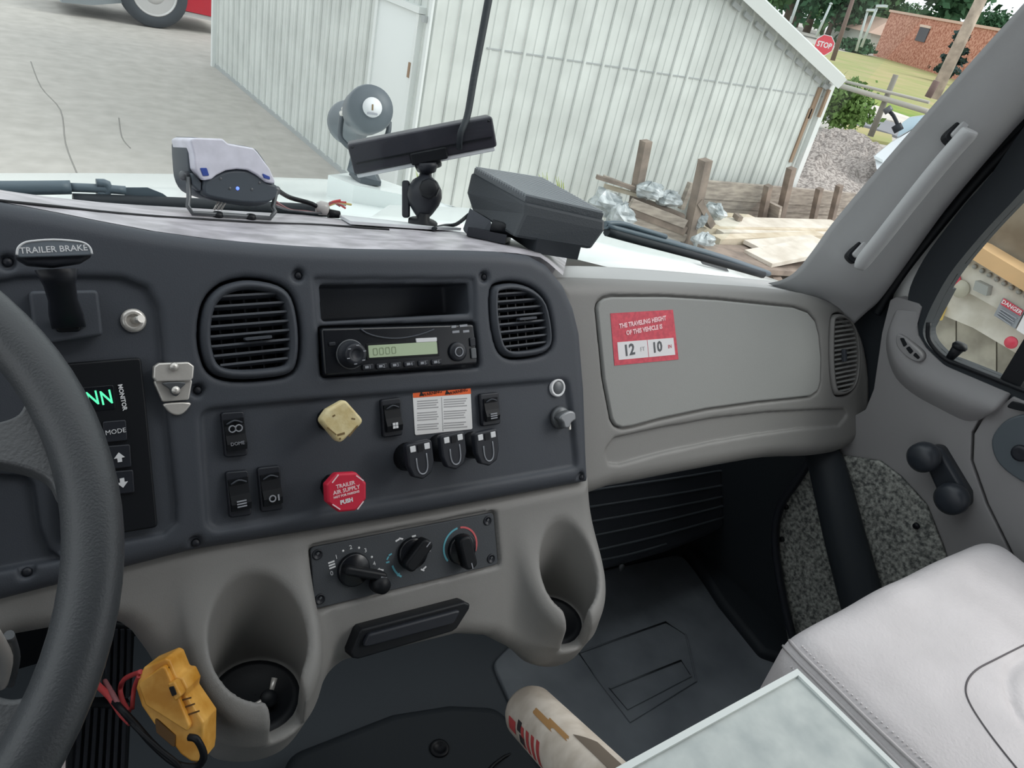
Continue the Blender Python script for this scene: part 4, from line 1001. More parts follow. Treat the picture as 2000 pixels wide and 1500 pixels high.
tray = MB().plate(pan, FZ - .002, FZ + .030, .012, None, 3).build('toe_board', RUBBER); tag(tray, 'black raised toe board beside the speckled side carpet', 'board')
cv = thing('engine_cover', 'low black tunnel cover with a screw hole at the bottom centre', 'cover', AZ(820, 1470, FZ))
cvp = rp([tuple(AZ(x, y, FZ)[:2]) for x, y in [(560, 1500), (760, 1420), (870, 1402), (960, 1406), (1010, 1450), (1060, 1540), (1080, 1700), (500, 1700)]], .04)
MB().plate(cvp, FZ - .002, FZ + .045, .02, None, 4).build('shell', RUBBER, cv)
MB().lathe([(.016, 0), (.015, .003), (.010, .003), (.009, .0005), (.0003, .0005)], 18, Matrix.Translation(tuple(AZ(858, 1462, FZ + .0455)))).build('screw_cap', BLACK, cv)
MB().tube([AZ(940, 1520, FZ + .046), AZ(985, 1478, FZ + .046), AZ(1060, 1455, FZ + .02)], .003, 6, smooth_n=3).build('crease', BLACK, cv)
# pedal with ribs
pd = thing('accelerator_pedal', 'black ribbed pedal in the left footwell', 'pedal', AZ(215, 1490, FZ))
PM_ = frame(AY(215, 1400, .66), np.array([1, .05, 0]), np.array([.06, .35, .65]))
def pd2(px, py, z=0):
    n = np.array(PM_)[:3, 2]; P = on(px, py, np.array(PM_)[:3, 3] + z * n, n) - np.array(PM_)[:3, 3]
    return (float(P @ np.array(PM_)[:3, 0]), float(P @ np.array(PM_)[:3, 1]))
MB().plate(rp([pd2(x, y) for x, y in [(205, 1215), (265, 1222), (258, 1365), (205, 1368)]], .006), -.02, 0, .004, PM_, 2).build('upper_pad', BLACK, pd)
MB().plate(rp([pd2(x, y) for x, y in [(150, 1375), (258, 1372), (250, 1540), (132, 1540), (135, 1440)]], .006), -.02, 0, .004, PM_, 2).build('lower_pad', BLACK, pd)
for k in range(4):
    a = PM_ @ Vector((*pd2(212 + 13 * k, 1228), .002)); b = PM_ @ Vector((*pd2(208 + 13 * k, 1360), .002)); MB().beam(a, b, .004, .006, np.array(PM_)[:3, 2]).build('tread_rib', DARKER, pd)
for k in range(7):
    a = PM_ @ Vector((*pd2(158 + 14 * k, 1382), .002)); b = PM_ @ Vector((*pd2(146 + 15 * k, 1535), .002)); MB().beam(a, b, .004, .006, np.array(PM_)[:3, 2]).build('tread_rib', DARKER, pd)
ps_ = [AZ(x, y, FZ + .02) for x, y in [(135, 1380), (138, 1540), (20, 1600), (60, 1500)]]
lm = MB().loft([[tuple(p) for p in ps_], [tuple(p + np.array([0, 0, .012])) for p in ps_]], True, True, False).build('floor_sheet', mat('pale_pinkish_sheet', (214, 200, 200), .7)); tag(lm, 'pale sheet on the driver floor behind the wheel rim', 'sheet')

# ================================================================ side carpet, pipe, edge strip
kp = thing('kick_panel_carpet', 'grey speckled carpet lining of the passenger side kick panel', 'carpet', AX(1650, 1180, 1.27))
XK = 1.275
def xpoly(pts, x): return [(-p[1], p[2]) for p in (AX(a, b, x) for a, b in pts)]
XM = lambda x: Matrix(((0, 0, -1, x), (-1, 0, 0, 0), (0, 1, 0, 0), (0, 0, 0, 1)))   # local (-y, z) plane facing -x
MB().plate(rp(xpoly([(1515, 1055), (1530, 990), (1575, 915), (1590, 880), (1720, 900), (1760, 930), (1810, 985), (1840, 1060), (1860, 1120), (1680, 1300), (1550, 1300), (1530, 1180)], XK), .01), -.002, .006, .003, XM(XK), 2).build('pile', CARPET, kp)
for x, y in [(1536, 990), (1528, 1053), (1790, 1027)]: MB().lathe([(.006, 0), (.005, .004), (.0003, .004)], 12, XM(XK - .006) @ Matrix.Translation((*xpoly([(x, y)], XK - .006)[0], 0))).build('push_pin', BLACK, kp)
strip = MB().tube([AX(1592, 880, 1.255), AX(1560, 935, 1.255), AX(1524, 990, 1.255), AX(1514, 1060, 1.255), AX(1530, 1170, 1.255), AX(1560, 1290, 1.255)], .008, 8, smooth_n=4).build('edge_strip', DARKER, kp); strip['label'] = 'black edging strip'
pp = MB().tube([AX(1600, 880, 1.25), AX(1613, 905, 1.245), AX(1628, 960, 1.24), AX(1650, 1050, 1.24), AX(1680, 1160, 1.24), AX(1720, 1300, 1.24)], lambda t: .030 + .010 * t, 16, smooth_n=4).build('drain_pipe', RUBBER)
tag(pp, 'fat black duct running down the speckled carpet', 'pipe')

# ================================================================ A-pillar, grab handle, seals
ap = thing('pillar_trim', 'grey windscreen pillar trim sloping up to the top right corner', 'trim', AX(1620, 590, 1.24))
PL = [(1500, 553), (1528, 546), (1556, 528), (1590, 486), (1625, 437), (1700, 347), (1800, 231), (1900, 117), (2000, 6), (2080, -85)]
PR = [(1660, 640), (1690, 612), (1715, 590), (1742, 555), (1778, 505), (1845, 412), (1920, 322), (2000, 232), (2090, 140), (2165, 60)]
rows = []
N_ = len(PL)
_pl = list(zip(sm(PL, 4, False), sm(PR, 4, False)))
for i_, (a, b) in enumerate(_pl):
    bk = min(1.0, .15 + i_ / 14.0)
    p0 = AX(*a, 1.16 + .03 * (1 - bk)); p1 = AX(*b, 1.285)
    row = [tuple(p0 + np.array([.05, .01, -.01]))]
    for s in (0, .06, .2, .4, .6, .8, .95, 1):
        p = lerp(p0, p1, s); p = p + bk * np.array([-.020, -.030, .006]) * math.sin(math.pi * s ** 1.25)
        row.append(tuple(p))
    row.append(tuple(p1 + np.array([.05, .03, 0])))
    rows.append(row)
MB().grid(rows).build('cover', PILLAR, ap)
for pts in [[(1672, 500), (1666, 488), (1672, 478), (1688, 474)], [(1860, 262), (1866, 246), (1878, 237), (1890, 244)]]:
    pass
gh = thing('grab_handle', 'long grey grab handle on the windscreen pillar', 'handle', AX(1680, 525, 1.19))
def hx(px, py, x=1.165): return AX(px, py, x)
MB().tube([hx(1678, 524), hx(1690, 505), hx(1720, 468), hx(1775, 398), hx(1830, 330), hx(1870, 284), hx(1890, 262), hx(1896, 254)], lambda t: (.008 + .004 * math.sin(min(1, t * 6) * math.pi / 2)) if t < .5 else (.010 + .002 * math.sin(min(1, (1 - t) * 6) * math.pi / 2)), 14, smooth_n=4, flat=1.1).build('bar', PILLAR, gh)
for x, y in [(1679, 489), (1873, 255)]:
    M = frame(AX(x, y, 1.185), np.array(CX) * .7 - np.array(CY) * .75, -np.array(CY) * .7 - np.array(CX) * .6)
    MB().plate(rrect(.044, .022, .009, 4), -.012, .001, .002, M, 2).build('socket', BLACK, gh)
    MB().plate(rrect(.030, .012, .005, 4), .000, .005, .002, M, 2).build('end_cap', PILLAR, gh)
sl = thing('door_seal', 'black rubber door seal running up behind the pillar trim', 'seal', AX(1700, 640, 1.30))
S0 = [(1668, 596), (1700, 540), (1785, 430), (1865, 335), (1945, 250), (2045, 150)]
S1 = [(1738, 602), (1766, 522), (1820, 452), (1900, 364), (1984, 285), (2085, 200)]
rows = [[tuple(AX(*p, 1.31)) for p in (a, lerp(a, b, .33), lerp(a, b, .66), b)] for a, b in zip(sm(S0, 4, False), sm(S1, 4, False))]
for i, r in enumerate(rows):
    rows[i] = [r[0], tuple(np.array(r[1]) + np.array([-.012, 0, 0])), tuple(np.array(r[2]) + np.array([-.004, 0, 0])), r[3]]
MB().grid(rows).build('lip', RUBBER, sl)
MB().tube([AX(x, y, 1.295) for x, y in [(1712, 612), (1726, 590), (1765, 530), (1840, 435), (1912, 350), (1995, 265), (2090, 175)]], .008, 8, smooth_n=4).build('bulb', BLACK, sl)

# ================================================================ passenger door
dr = thing('passenger_door', 'grey passenger door with window crank and dark framed window', 'door', AX(1850, 1090, XD))
FRAMEW = mat('painted_door_edge', (238, 240, 238), .35)
LS0 = [(1738, 590), (1762, 535), (1800, 478), (1845, 428), (1915, 350), (2000, 268), (2090, 185)]
LS1 = [(1792, 600), (1789, 555), (1817, 502), (1853, 450), (1927, 362), (2008, 282), (2100, 200)]
MB().grid([[tuple(AX(*a, 1.325)), tuple(AX(*lerp(a, b, .5), 1.318)), tuple(AX(*b, 1.325))] for a, b in zip(sm(LS0, 4, False), sm(LS1, 4, False))]).build('painted_edge', FRAMEW, dr)['label'] = 'pale painted edge of the door frame'
GLS = [(2003, 374), (1950, 430), (1908, 477), (1861, 536), (1828, 594), (1812, 633), (1811, 655), (1822, 675), (1846, 697), (1870, 706), (1985, 752), (2030, 770), (2160, 800), (2300, 600), (2300, 100), (2160, 200)]
WFO = [(1945, 338), (1893, 398), (1850, 452), (1812, 505), (1785, 560), (1780, 600), (1783, 640), (1798, 682), (1832, 714), (1864, 728), (1975, 772), (2025, 795), (2170, 850), (2345, 640), (2345, 20), (2120, 110)]
og = xpoly(sm(WFO, 3), XD - .005); ig = xpoly(sm(GLS, 3), XD - .005)
MB().ring(og, ig, -.03, .012, XM(XD - .005)).build('window_frame', RUBBER, dr)['label'] = 'black rubber window frame'
MB().tube([AX(x, y, XD - .018) for x, y in [(1814, 630), (1813, 658), (1825, 680), (1848, 702), (1880, 715), (1985, 757), (2040, 778)]], .004, 8, smooth_n=3).build('glass_channel', BLACK, dr)
MB().plate(ig, -.012, -.009, 0, XM(XD)).build('window_glass', glass('side_glass', (.96, .98, .97)), dr)['label'] = 'clear side window glass'
MB().box((0, 0, 0), (.03, .03, .20), Matrix.Translation(tuple(AX(2015, 690, XD)))).build('window_divider', BLACK, dr)
pinb = AX(1853, 702, XD - .012); 
MB().rod(pinb, pinb + np.array([-.002, -.006, .028]), .006, .010, 14).build('lock_pin', BLACK, dr)
MB().lathe([(.011, 0), (.012, .004), (.009, .009), (.0003, .010)], 14, Matrix.Translation(tuple(pinb + np.array([-.002, -.006, .024])))).build('lock_pin_head', BLACK, dr)
DA = [(1738, 586), (1750, 580), (1794, 593), (1800, 600), (1790, 632), (1793, 655), (1808, 680), (1843, 714), (1975, 770), (1963, 778), (1922, 800), (1897, 845), (1895, 900), (1925, 985), (1972, 1080), (2010, 1180), (2050, 1300), (1880, 1300), (1848, 1130), (1838, 1080), (1812, 1010), (1785, 962), (1740, 930), (1690, 905), (1620, 893), (1600, 850), (1690, 800), (1706, 760), (1722, 650)]
DB = [(1978, 774), (1968, 782), (1928, 804), (1902, 848), (1900, 900), (1930, 985), (1977, 1080), (2015, 1180), (2056, 1300), (2350, 1300), (2350, 920), (2150, 850)]
for nm, pts in (('front_trim', DA), ('rear_trim', DB)):
    MB().plate(rp(xpoly(pts, XD - .02), .004), -.03, .0, .007, XM(XD - .02), 4).build(nm, DOORG, dr)
# rounded ledge below the window, its crest catches the light
E0 = [(1797, 610), (1791, 640), (1797, 664), (1820, 692), (1850, 716), (1905, 741), (1974, 770)]
E1 = [(1752, 605), (1738, 650), (1750, 703), (1785, 737), (1840, 765), (1895, 788), (1944, 801)]
E2 = [(1745, 615), (1730, 668), (1744, 728), (1778, 766), (1832, 797), (1884, 822), (1914, 820)]
rows = []
n_ = 4
for i_, (a, b, c) in enumerate(zip(sm(E0, n_, False), sm(E1, n_, False), sm(E2, n_, False))):
    k = min(1, .15 + i_ / 8.0)
    p0, p1, p2 = AX(*a, XD - .019), AX(*b, XD - .020 - .020 * k), AX(*c, XD - .0195)
    q0, q1 = lerp(p0, p1, .55) + k * np.array([-.005, 0, .004]), lerp(p1, p2, .45) + k * np.array([-.006, 0, 0])
    cur = [p0]
    for t in (.25, .5, .75): cur.append(lerp(lerp(p0, q0, t), lerp(q0, p1, t), t))
    cur.append(lerp(lerp(q0, p1, .85), lerp(p1, q1, .15), .5))
    for t in (.25, .5, .75, 1): cur.append(lerp(lerp(p1, q1, t), lerp(q1, p2, t), t))
    rows.append([tuple(p) for p in cur])
rows.append([tuple(np.array(p) * np.array([0, 1, 1]) + np.array([XD - .015, 0, 0])) for p in rows[-1]])
MB().grid(rows).build('sill_ledge', DOORG, dr)
vp = sm(xpoly([(1752, 655), (1762, 655), (1785, 675), (1800, 690), (1802, 703), (1790, 706), (1770, 695), (1753, 675)], XD - .035), 3)
MB().plate(vp, -.014, .003, .002, XM(XD - .035), 2).build('demister_bezel', DOORG, dr)
for q in [[(1757, 660), (1765, 660), (1772, 673), (1765, 678)], [(1769, 680), (1776, 676), (1784, 686), (1778, 692)], [(1783, 694), (1788, 688), (1797, 698), (1793, 702)]]:
    MB().plate(rp(xpoly(q, XD - .0385), .002), -.004, .0005, .0003, XM(XD - .0385), 1).build('demister_slot', BLACK, dr)
# crank
CRK = mat('crank_black', (44, 49, 56), .4, spec=.5)
XC = XD - .02
cr0 = AX(1868, 970, XC - .02); cr1 = AX(1818, 888, XC - .02)
MB().plate(rp(xpoly([(1808, 890), (1818, 868), (1840, 872), (1894, 962), (1894, 986), (1874, 1000), (1850, 992), (1816, 915)], XC - .012), .012), -.012, .010, .006, XM(XC - .012), 3).build('crank_arm', CRK, dr)
Mx = Matrix(((0, 0, -1, 0), (0, 1, 0, 0), (1, 0, 0, 0), (0, 0, 0, 1)))
MB().lathe([(.022, 0), (.026, .012), (.025, .024), (.018, .030), (.0003, .032)], 24, Matrix.Translation(tuple(cr0)) @ Mx).build('crank_hub', CRK, dr)
MB().lathe([(.014, 0), (.022, .008), (.025, .018), (.024, .032), (.017, .039), (.0003, .041)], 24, Matrix.Translation(tuple(cr1)) @ Mx).build('crank_knob', CRK, dr)
# handle recess at the right edge
HR = sm(xpoly([(1938, 866), (1950, 836), (1980, 814), (2040, 806), (2100, 830), (2120, 900), (2080, 962), (2010, 946), (1955, 908)], XD - .022), 4)
MB().plate(HR, -.005, .004, .003, XM(XD - .022), 3).build('handle_cup', mat('handle_cup_grey', (84, 92, 98), .35), dr)
MB().lathe([(.013, 0), (.012, .004), (.008, .005), (.0003, .003)], 16, XM(XD - .026) @ Matrix.Translation((*xpoly([(1993, 885)], XD - .026)[0], 0))).build('screw', DARKER, dr)
MB().plate(rp(xpoly([(1966, 795), (1978, 783), (2040, 800), (2040, 812), (1985, 800)], XD - .027), .003), 0, .003, .001, XM(XD - .027), 2).build('latch_bezel', BLACK, dr)
wl_ = MB().box((XD + .05, -.15, -.93), (.04, 1.74, .92)).box((XD + .05, .90, -1.0), (.04, .36, .76)).box((XD + .05, .64, -.42), (.039, .18, .16)).build('wall_right', RUBBER); struct(wl_, 'outer skin below the passenger window')

# ================================================================ passenger seat
se = thing('passenger_seat', 'pale grey leather passenger seat cushion with stitched front edge', 'seat', (.97, -.05, FZ))
def build_seat():
    st = .006; lo = (.60, -.42, -.95); hi = (1.30, .34, -.55)
    X, Y, Z = axes(lo, hi, st)
    K = .92; X = X / K; Y = Y / K; Z = Z / K
    cxs = 1.055
    crown = .020 * np.clip(1 - ((X - cxs) / .29) ** 2, 0, 1) + 0 * Y
    dip = -.012 * np.exp(-(((X - 1.10) / .15) ** 2 + ((Y - .02) / .2) ** 2))
    ftilt = .018 * np.clip((Y - .05) / .25, -1, 1)
    wr = .0020 * np.sin(38 * X + 9 * np.sin(7 * Y)) * np.sin(31 * Y + 5 * X) + .004 * np.sin(9 * X + 4) * np.sin(11 * Y)
    F = rbox(X, Y, Z - crown - dip - ftilt - wr, (cxs, -.05, -.775), (.285, .355, .095), .045)
    # seam groove round the raised insert and along the front and left edges
    gx = np.maximum(np.abs(X - 1.12) - .16, np.maximum(Y - .13, -.4 - Y))
    r2 = np.hypot(np.maximum(np.abs(X - 1.12) - .16 + .09, 0), np.maximum(Y - .13 + .09, 0)) - .09
    groove = np.exp(-((r2 + 0 * Z) / .006) ** 2) * .006 * (Z > -.72)
    F = (F + groove) * K
    o = nets('cushion', F, lo, st, LEATHER, se)
    return F, lo, st
build_seat()
def seat_edge(off, zoff, ext=.0):
    pts = []
    for x, y in [(.785 + off, -.40), (.785 + off, -.2), (.785 + off, 0), (.785 + off, .15), (.79 + off, .24), (.815 + off * .6, .285 - off * .6), (.87, .302 - off), (1.0, .304 - off), (1.15, .304 - off), (1.28, .302 - off)]:
        tz = -.68 + .018 * max(-1, min(1, (y - .05) / .25)) - .006 + zoff + .020 * max(0, 1 - ((x - 1.055) / .29) ** 2)
        pts.append((x, y, tz))
    return pts
PIPE = mat('seat_piping', (186, 182, 184), .5)
def place_on_cushion(pts, k=.0): return pts
dg_done = False
bpy.context.view_layer.update()
cush = [c for c in se.children if c.name.startswith('cushion')][0]
from mathutils.bvhtree import BVHTree
_vs = [v.co.copy() for v in cush.data.vertices]; _ps = [tuple(p.vertices) for p in cush.data.polygons]
bvh = BVHTree.FromPolygons(_vs, _ps)
def hit(px, py, lift=.0):
    d = Vector(ray(px, py)).normalized(); r = bvh.ray_cast(Vector((0, 0, 0)), d)
    return None if r[0] is None else r[0] + r[1] * lift
def seat_line(pix, r, name, m_, lift=.001, n=6, dash_=None):
    ps = [hit(x, y, lift) for x, y in sm(pix, n, False)]; ps = [p for p in ps if p is not None]
    if len(ps) < 3: return
    if not dash_: MB().tube(ps, r, 6).build(name, m_, se)
    else:
        mb = MB(); P = [Vector(p) for p in ps]; acc = 0.0; seg = []
        for a, b in zip(P, P[1:]):
            L = (b - a).length; k = max(1, int(L / dash_))
            for i in range(k):
                if i % 2 == 0 or k == 1: mb.rod(a.lerp(b, i / k), a.lerp(b, (i + .62) / k), r, seg=5)
        o = mb.build(name, m_, se); o['kind'] = 'stuff'
STITCH = mat('stitch_thread', (222, 218, 220), .7); SEAM = mat('seat_seam', (96, 92, 95), .8)
seat_line([(1548, 1226), (1540, 1245), (1560, 1272), (1610, 1322), (1680, 1392), (1760, 1468), (1800, 1505)], .0022, 'piping', PIPE)
seat_line([(1530, 1232), (1526, 1254), (1550, 1284), (1600, 1335), (1670, 1405), (1740, 1476), (1770, 1508)], .0018, 'piping', PIPE)
seat_line([(1566, 1262), (1620, 1316), (1690, 1382), (1770, 1455), (1825, 1505)], .0009, 'stitch_row', STITCH, .001, 8, .0022)
seat_line([(1545, 1302), (1600, 1352), (1670, 1420), (1740, 1490)], .0008, 'stitch_row', STITCH, .001, 8, .0022)
seat_line([(2010, 1255), (1950, 1285), (1905, 1310), (1887, 1338), (1893, 1372), (1930, 1430), (1985, 1500), (2000, 1515)], .0011, 'insert_seam', SEAM, .0002)
sb = MB().box((.97, -.05, -.965), (.44, .56, .37), None, .03).build('pedestal', BLACK, se)
MB().box((.97, -.44, -.46), (.50, .14, .72), None, .05).build('backrest', LEATHER, se)

# ================================================================ pale metal case between the seats, paper tube
cs = thing('storage_case', 'pale galvanised metal case with a rimmed lid between the seats', 'case', (.45, 0, FZ))
LID = mat('galvanised_lid', (200, 206, 203), .45, metal=.1, spec=.5, var=.2, vscale=34, var2=(172, 180, 179), bump=.2, bscale=60, detail=6, ramp=(.3, .7))
LIDW = mat('lid_rim_white', (222, 228, 226), .4)
lx0, lx1, ly0, ly1, lz = .23, .624, -.25, .2135, -.552
MB().box(((lx0 + lx1) / 2, (ly0 + ly1) / 2, lz - .012), (lx1 - lx0, ly1 - ly0, .020), None, .002).build('lid', LID, cs)
ro_ = [(lx0, ly0), (lx1, ly0), (lx1, ly1), (lx0, ly1)]
ri_ = [(lx0 + .006, ly0 + .006), (lx1 - .006, ly0 + .006), (lx1 - .006, ly1 - .006), (lx0 + .006, ly1 - .006)]
MB().ring(ro_, ri_, lz - .003, lz + .001).build('lid_rim', LIDW, cs)
MB().box(((lx0 + lx1) / 2 - .004, (ly0 + ly1) / 2, (lz - .022 + FZ) / 2), (lx1 - lx0 - .02, ly1 - ly0 - .02, lz - .022 - FZ - .002)).build('body', LIDW, cs)
tu = thing('cardboard_tube', 'worn white tube with red lettering leaning against the metal case', 'tube', AZ(1010, 1400, FZ))
TUBE = mat('worn_white_paper', (222, 212, 200), .6, var=.12, vscale=30, var2=(196, 184, 170), bump=.15, bscale=80)
e0 = AD(1032, 1388, 1.02); e1 = AD(1200, 1560, .80)
ax_ = (e1 - e0); Lt = np.linalg.norm(ax_); ax_ = ax_ / Lt
RT = .0355
TM = frame(e0, np.cross(ax_, CF), np.cross(ax_, np.cross(ax_, CF)))
tx = np.cross(ax_, CF); tx /= np.linalg.norm(tx); ty = np.cross(ax_, tx)
TM = Matrix(((tx[0], ty[0], ax_[0], e0[0]), (tx[1], ty[1], ax_[1], e0[1]), (tx[2], ty[2], ax_[2], e0[2]), (0, 0, 0, 1)))
MB().lathe([(.0003, -.004), (RT * .7, -.004), (RT * .93, .0), (RT, .008), (RT, Lt)], 36, TM).build('barrel', TUBE, tu)
def patch(ang0, ang1, z0, z1, m_, name, skew=0.0, jag=0):
    n = 8; r = RT + .0006
    rows = []
    for k in range(n + 1):
        a = ang0 + (ang1 - ang0) * k / n; j = (rnd.uniform(-.004, .004) if jag else 0)
        rows.append([tuple(TM @ Vector((r * math.cos(a), r * math.sin(a), z0 + skew * (a - ang0) + j * .4))), tuple(TM @ Vector((r * math.cos(a), r * math.sin(a), z1 + skew * (a - ang0) + j)))])
    return MB().grid(rows).build(name, m_, tu)
# the camera looks along CF: visible side angle faces -CF
vmid = e0 + ax_ * .1; vmid = vmid / np.linalg.norm(vmid)
fa = math.atan2(-(vmid @ ty), -(vmid @ tx))
REDT = mat('tube_red', (204, 84, 84), .6); TBK = mat('tube_black', (64, 60, 62), .6); TORN = mat('torn_brown_paper', (186, 142, 92), .8); DKGL = mat('dark_label', (120, 108, 96), .6)
sgn = 1 if (tx @ CX) > 0 else -1
# tube printing: angle measured from the side facing the eye, positive toward the right of the picture
def tp(d0, d1, z0, z1, m_, name, skew=0.0, jag=0): return patch(fa + sgn * d0, fa + sgn * d1, z0, z1, m_, name, skew, jag)
tp(-1.05, -.62, .022, .045, REDT, 'red_print', .004)
tp(-.80, -.45, .050, .062, TBK, 'black_print', .004); tp(-1.15, -.85, .058, .074, TBK, 'black_print')
for k in range(4): tp(-1.2, -.55 + .03 * k, .068 + .016 * k, .077 + .016 * k, REDT, 'red_print', .012)
tp(.05, .26, .070, .125, TORN, 'torn_patch', .02, 1); tp(.18, .34, .105, .160, TORN, 'torn_patch', .02, 1)
tp(.48, .95, .155, .30, DKGL, 'dark_label', -.06)

# ================================================================ windscreen and cowl, bonnet, wipers
WSM = glass('windscreen_glass', (.97, .99, .985))
ws = [(-.95, 1.04, -.44), (1.28, 1.0, -.48), (1.18, .50, .45), (-.90, .58, .45)]
o = MB().add([tuple(p) for p in ws] + [tuple(np.array(p) + np.array([0, .006, .002])) for p in ws], [(0, 1, 2, 3), (7, 6, 5, 4), (0, 4, 5, 1), (1, 5, 6, 2), (2, 6, 7, 3), (3, 7, 4, 0)]).build('window_1', WSM)
struct(o, 'truck windscreen glass')
HOODM = mat('white_truck_paint', (226, 232, 230), .25, spec=.5, coat=.3)
hood = thing('truck_bonnet', 'white bonnet of the truck seen through the windscreen', 'bonnet', (.2, 1.6, -.75))
FE = [(-800, 330), (-200, 336), (0, 338), (200, 338), (400, 341), (560, 347), (660, 352), (760, 370), (860, 395), (950, 425)]
BE = [(-800, 400), (-200, 420), (0, 430), (200, 450), (400, 470), (560, 480), (700, 490), (840, 500), (1000, 520), (1120, 560)]
front = [AY(x, y, 2.15 if x < 600 else 2.15 - (x - 600) / 350 * .9) for x, y in FE]
back = [AY(x, y, 1.12) for x, y in BE]
rows = [[tuple(lerp(b, f, s) + np.array([0, 0, .018 * math.sin(math.pi * s)])) for b, f in zip(sm(back, 4, False), sm(front, 4, False))] for s in (0, .15, .3, .45, .6, .75, .9, 1)]
rows.append([(p[0] + .02, p[1] + .03, p[2] - .05) for p in rows[-1]]); rows.append([(p[0] + .02, p[1] + .05, p[2] - .5) for p in rows[-1]])
MB().grid(rows).build('bonnet_skin', HOODM, hood)
cowl = [[tuple(AY(x, y, yy)) for x, y in pts] for yy, pts in ((1.06, [(700, 470), (900, 480), (1100, 500), (1180, 520), (1300, 545), (1420, 565), (1540, 590)]), (1.10, [(700, 440), (900, 450), (1100, 470), (1180, 490), (1300, 512), (1420, 536), (1540, 566)]), (1.2, [(760, 400), (900, 405), (1080, 420), (1185, 452), (1300, 481), (1420, 513), (1520, 548)]))]
cowl.append([(p[0], p[1] + .03, p[2] - .3) for p in cowl[-1]])
MB().grid(cowl).build('cowl_panel', HOODM, hood)['label'] = 'white cowl along the foot of the windscreen'
MB().hexa([tuple(AY(x, y, 1.12) + np.array(d)) for d in ((0, 0, 0), (0, .01, .004)) for x, y in [(1372, 516), (1424, 531), (1420, 524), (1374, 508)]]).build('cowl_slot', STEEL, hood)
sc0 = [AD(640, 352, 1.72), AD(690, 372, 1.66), AD(790, 392, 1.62), AD(800, 380, 1.72), AD(700, 345, 1.80)]
MB().loft([[tuple(p - np.array([0, 0, .08])) for p in sc0], [tuple(p + np.array([0, 0, .012])) for p in sc0]], True, True, False).build('horn_riser', HOODM, hood)

def wiper(label, arm, blade, plate_, Ydist):
    t = thing('windscreen_wiper', label, 'wiper', AY(*blade[0], Ydist))
    for pts, r, nm, fl in arm: MB().tube([AY(x, y, Ydist + .0) for x, y in pts], r, 8, smooth_n=3, flat=fl).build(nm, WIPM, t)
    MB().tube([AY(x, y, Ydist - .005) for x, y in blade], .009, 8, smooth_n=3).build('blade', RUBBER, t)
    if plate_: MB().loft([[tuple(AY(x, y, Ydist + d)) for x, y in plate_] for d in (.0, .012)], True, True, False).build('pivot_cover', WIPM, t)
    return t
WIPM = mat('wiper_grey', (82, 96, 106), .45)
wiper('grey wiper arm lying on the left side of the windscreen', [([(-60, 368), (60, 367), (138, 366)], .0085, 'arm', 1.0), ([(138, 366), (190, 368), (245, 372)], .0055, 'arm_rod', 1.0), ([(188, 358), (208, 360), (207, 378), (189, 377)], .0055, 'clip', 1.0)],
      [(143, 392), (220, 394), (330, 398), (430, 402), (560, 408), (640, 412)], [(242, 392), (246, 366), (288, 366), (318, 378), (334, 390)], 1.0)
wiper('dark wiper lying along the right foot of the windscreen', [([(1182, 440), (1250, 458), (1330, 480), (1410, 503), (1500, 534)], .0095, 'arm', .7), ([(1182, 437), (1210, 436), (1240, 444), (1300, 462)], .006, 'link', .8)],
      [(1185, 452), (1250, 470), (1330, 491), (1410, 513), (1490, 536)], [(1185, 441), (1235, 446), (1252, 458), (1188, 452)], 1.0)

# ---- horn loudspeaker on the bonnet
hd_ = 1.70
hn = thing('horn_speaker', 'grey round horn loudspeaker in a U bracket standing on the bonnet', 'horn', AD(712, 352, hd_))
HG = mat('horn_grey', (92, 100, 106), .45, spec=.4); HGD = mat('horn_dark', (70, 78, 84), .5)
ha = AD(727, 210, hd_ - .08); hb_ = AD(687, 236, hd_ + .12)
hx_ = (ha - hb_) / np.linalg.norm(ha - hb_); hu = np.cross(hx_, (0, 0, 1.0)); hu /= np.linalg.norm(hu); hv_ = np.cross(hx_, hu)
HM = Matrix(((hu[0], hv_[0], hx_[0], hb_[0]), (hu[1], hv_[1], hx_[1], hb_[1]), (hu[2], hv_[2], hx_[2], hb_[2]), (0, 0, 0, 1)))
HL = float(np.linalg.norm(ha - hb_)); R1 = .0465 / 1.7 * hd_
MB().lathe([(.0003, -.05), (R1 * 1.05, -.05), (R1 * 1.12, -.035), (R1 * 1.05, -.01), (R1 * .72, .02), (R1 * .70, HL * .45), (R1 * .92, HL * .6), (R1 * 1.06, HL * .66), (R1 * 1.08, HL * .9), (R1 * 1.0, HL * .97), (R1 * .4, HL), (.0003, HL)], 32, HM).build('horn_body', HG, hn)
MB().lathe([(R1 * .44, HL * .995), (R1 * .44, HL + .003), (.0003, HL + .003)], 24, HM @ Matrix.Translation((0, 0, 0))).build('round_label', WHITE, hn)
MB().box((0, 0, HL + .0036), (.003, .012, .001), HM).build('label_mark', BRN, hn)
MB().box((0, .013, HL + .0036), (.022, .004, .001), HM).build('label_print', DIMW, hn)
MB().tube([AD(668, 222, hd_ + .02), AD(664, 262, hd_), AD(672, 278, hd_), AD(694, 292, hd_), AD(738, 280, hd_ + .02), AD(757, 262, hd_ + .02), AD(760, 238, hd_ + .02)], .006, 8, smooth_n=3).build('yoke', HGD, hn)
ftp = [AD(688, 302, hd_), AD(712, 300, hd_), AD(742, 360, hd_ - .02), AD(692, 346, hd_ + .02), AD(680, 335, hd_ + .02)]
MB().loft([[tuple(p + CF * .012) for p in ftp], [tuple(p - CF * .012) for p in ftp]], True, True, False).build('bracket_leg', HG, hn)
fb_ = [AD(682, 338, hd_ + .02), AD(704, 356, hd_ - .02), AD(744, 360, hd_ - .03), AD(738, 346, hd_ + .03)]
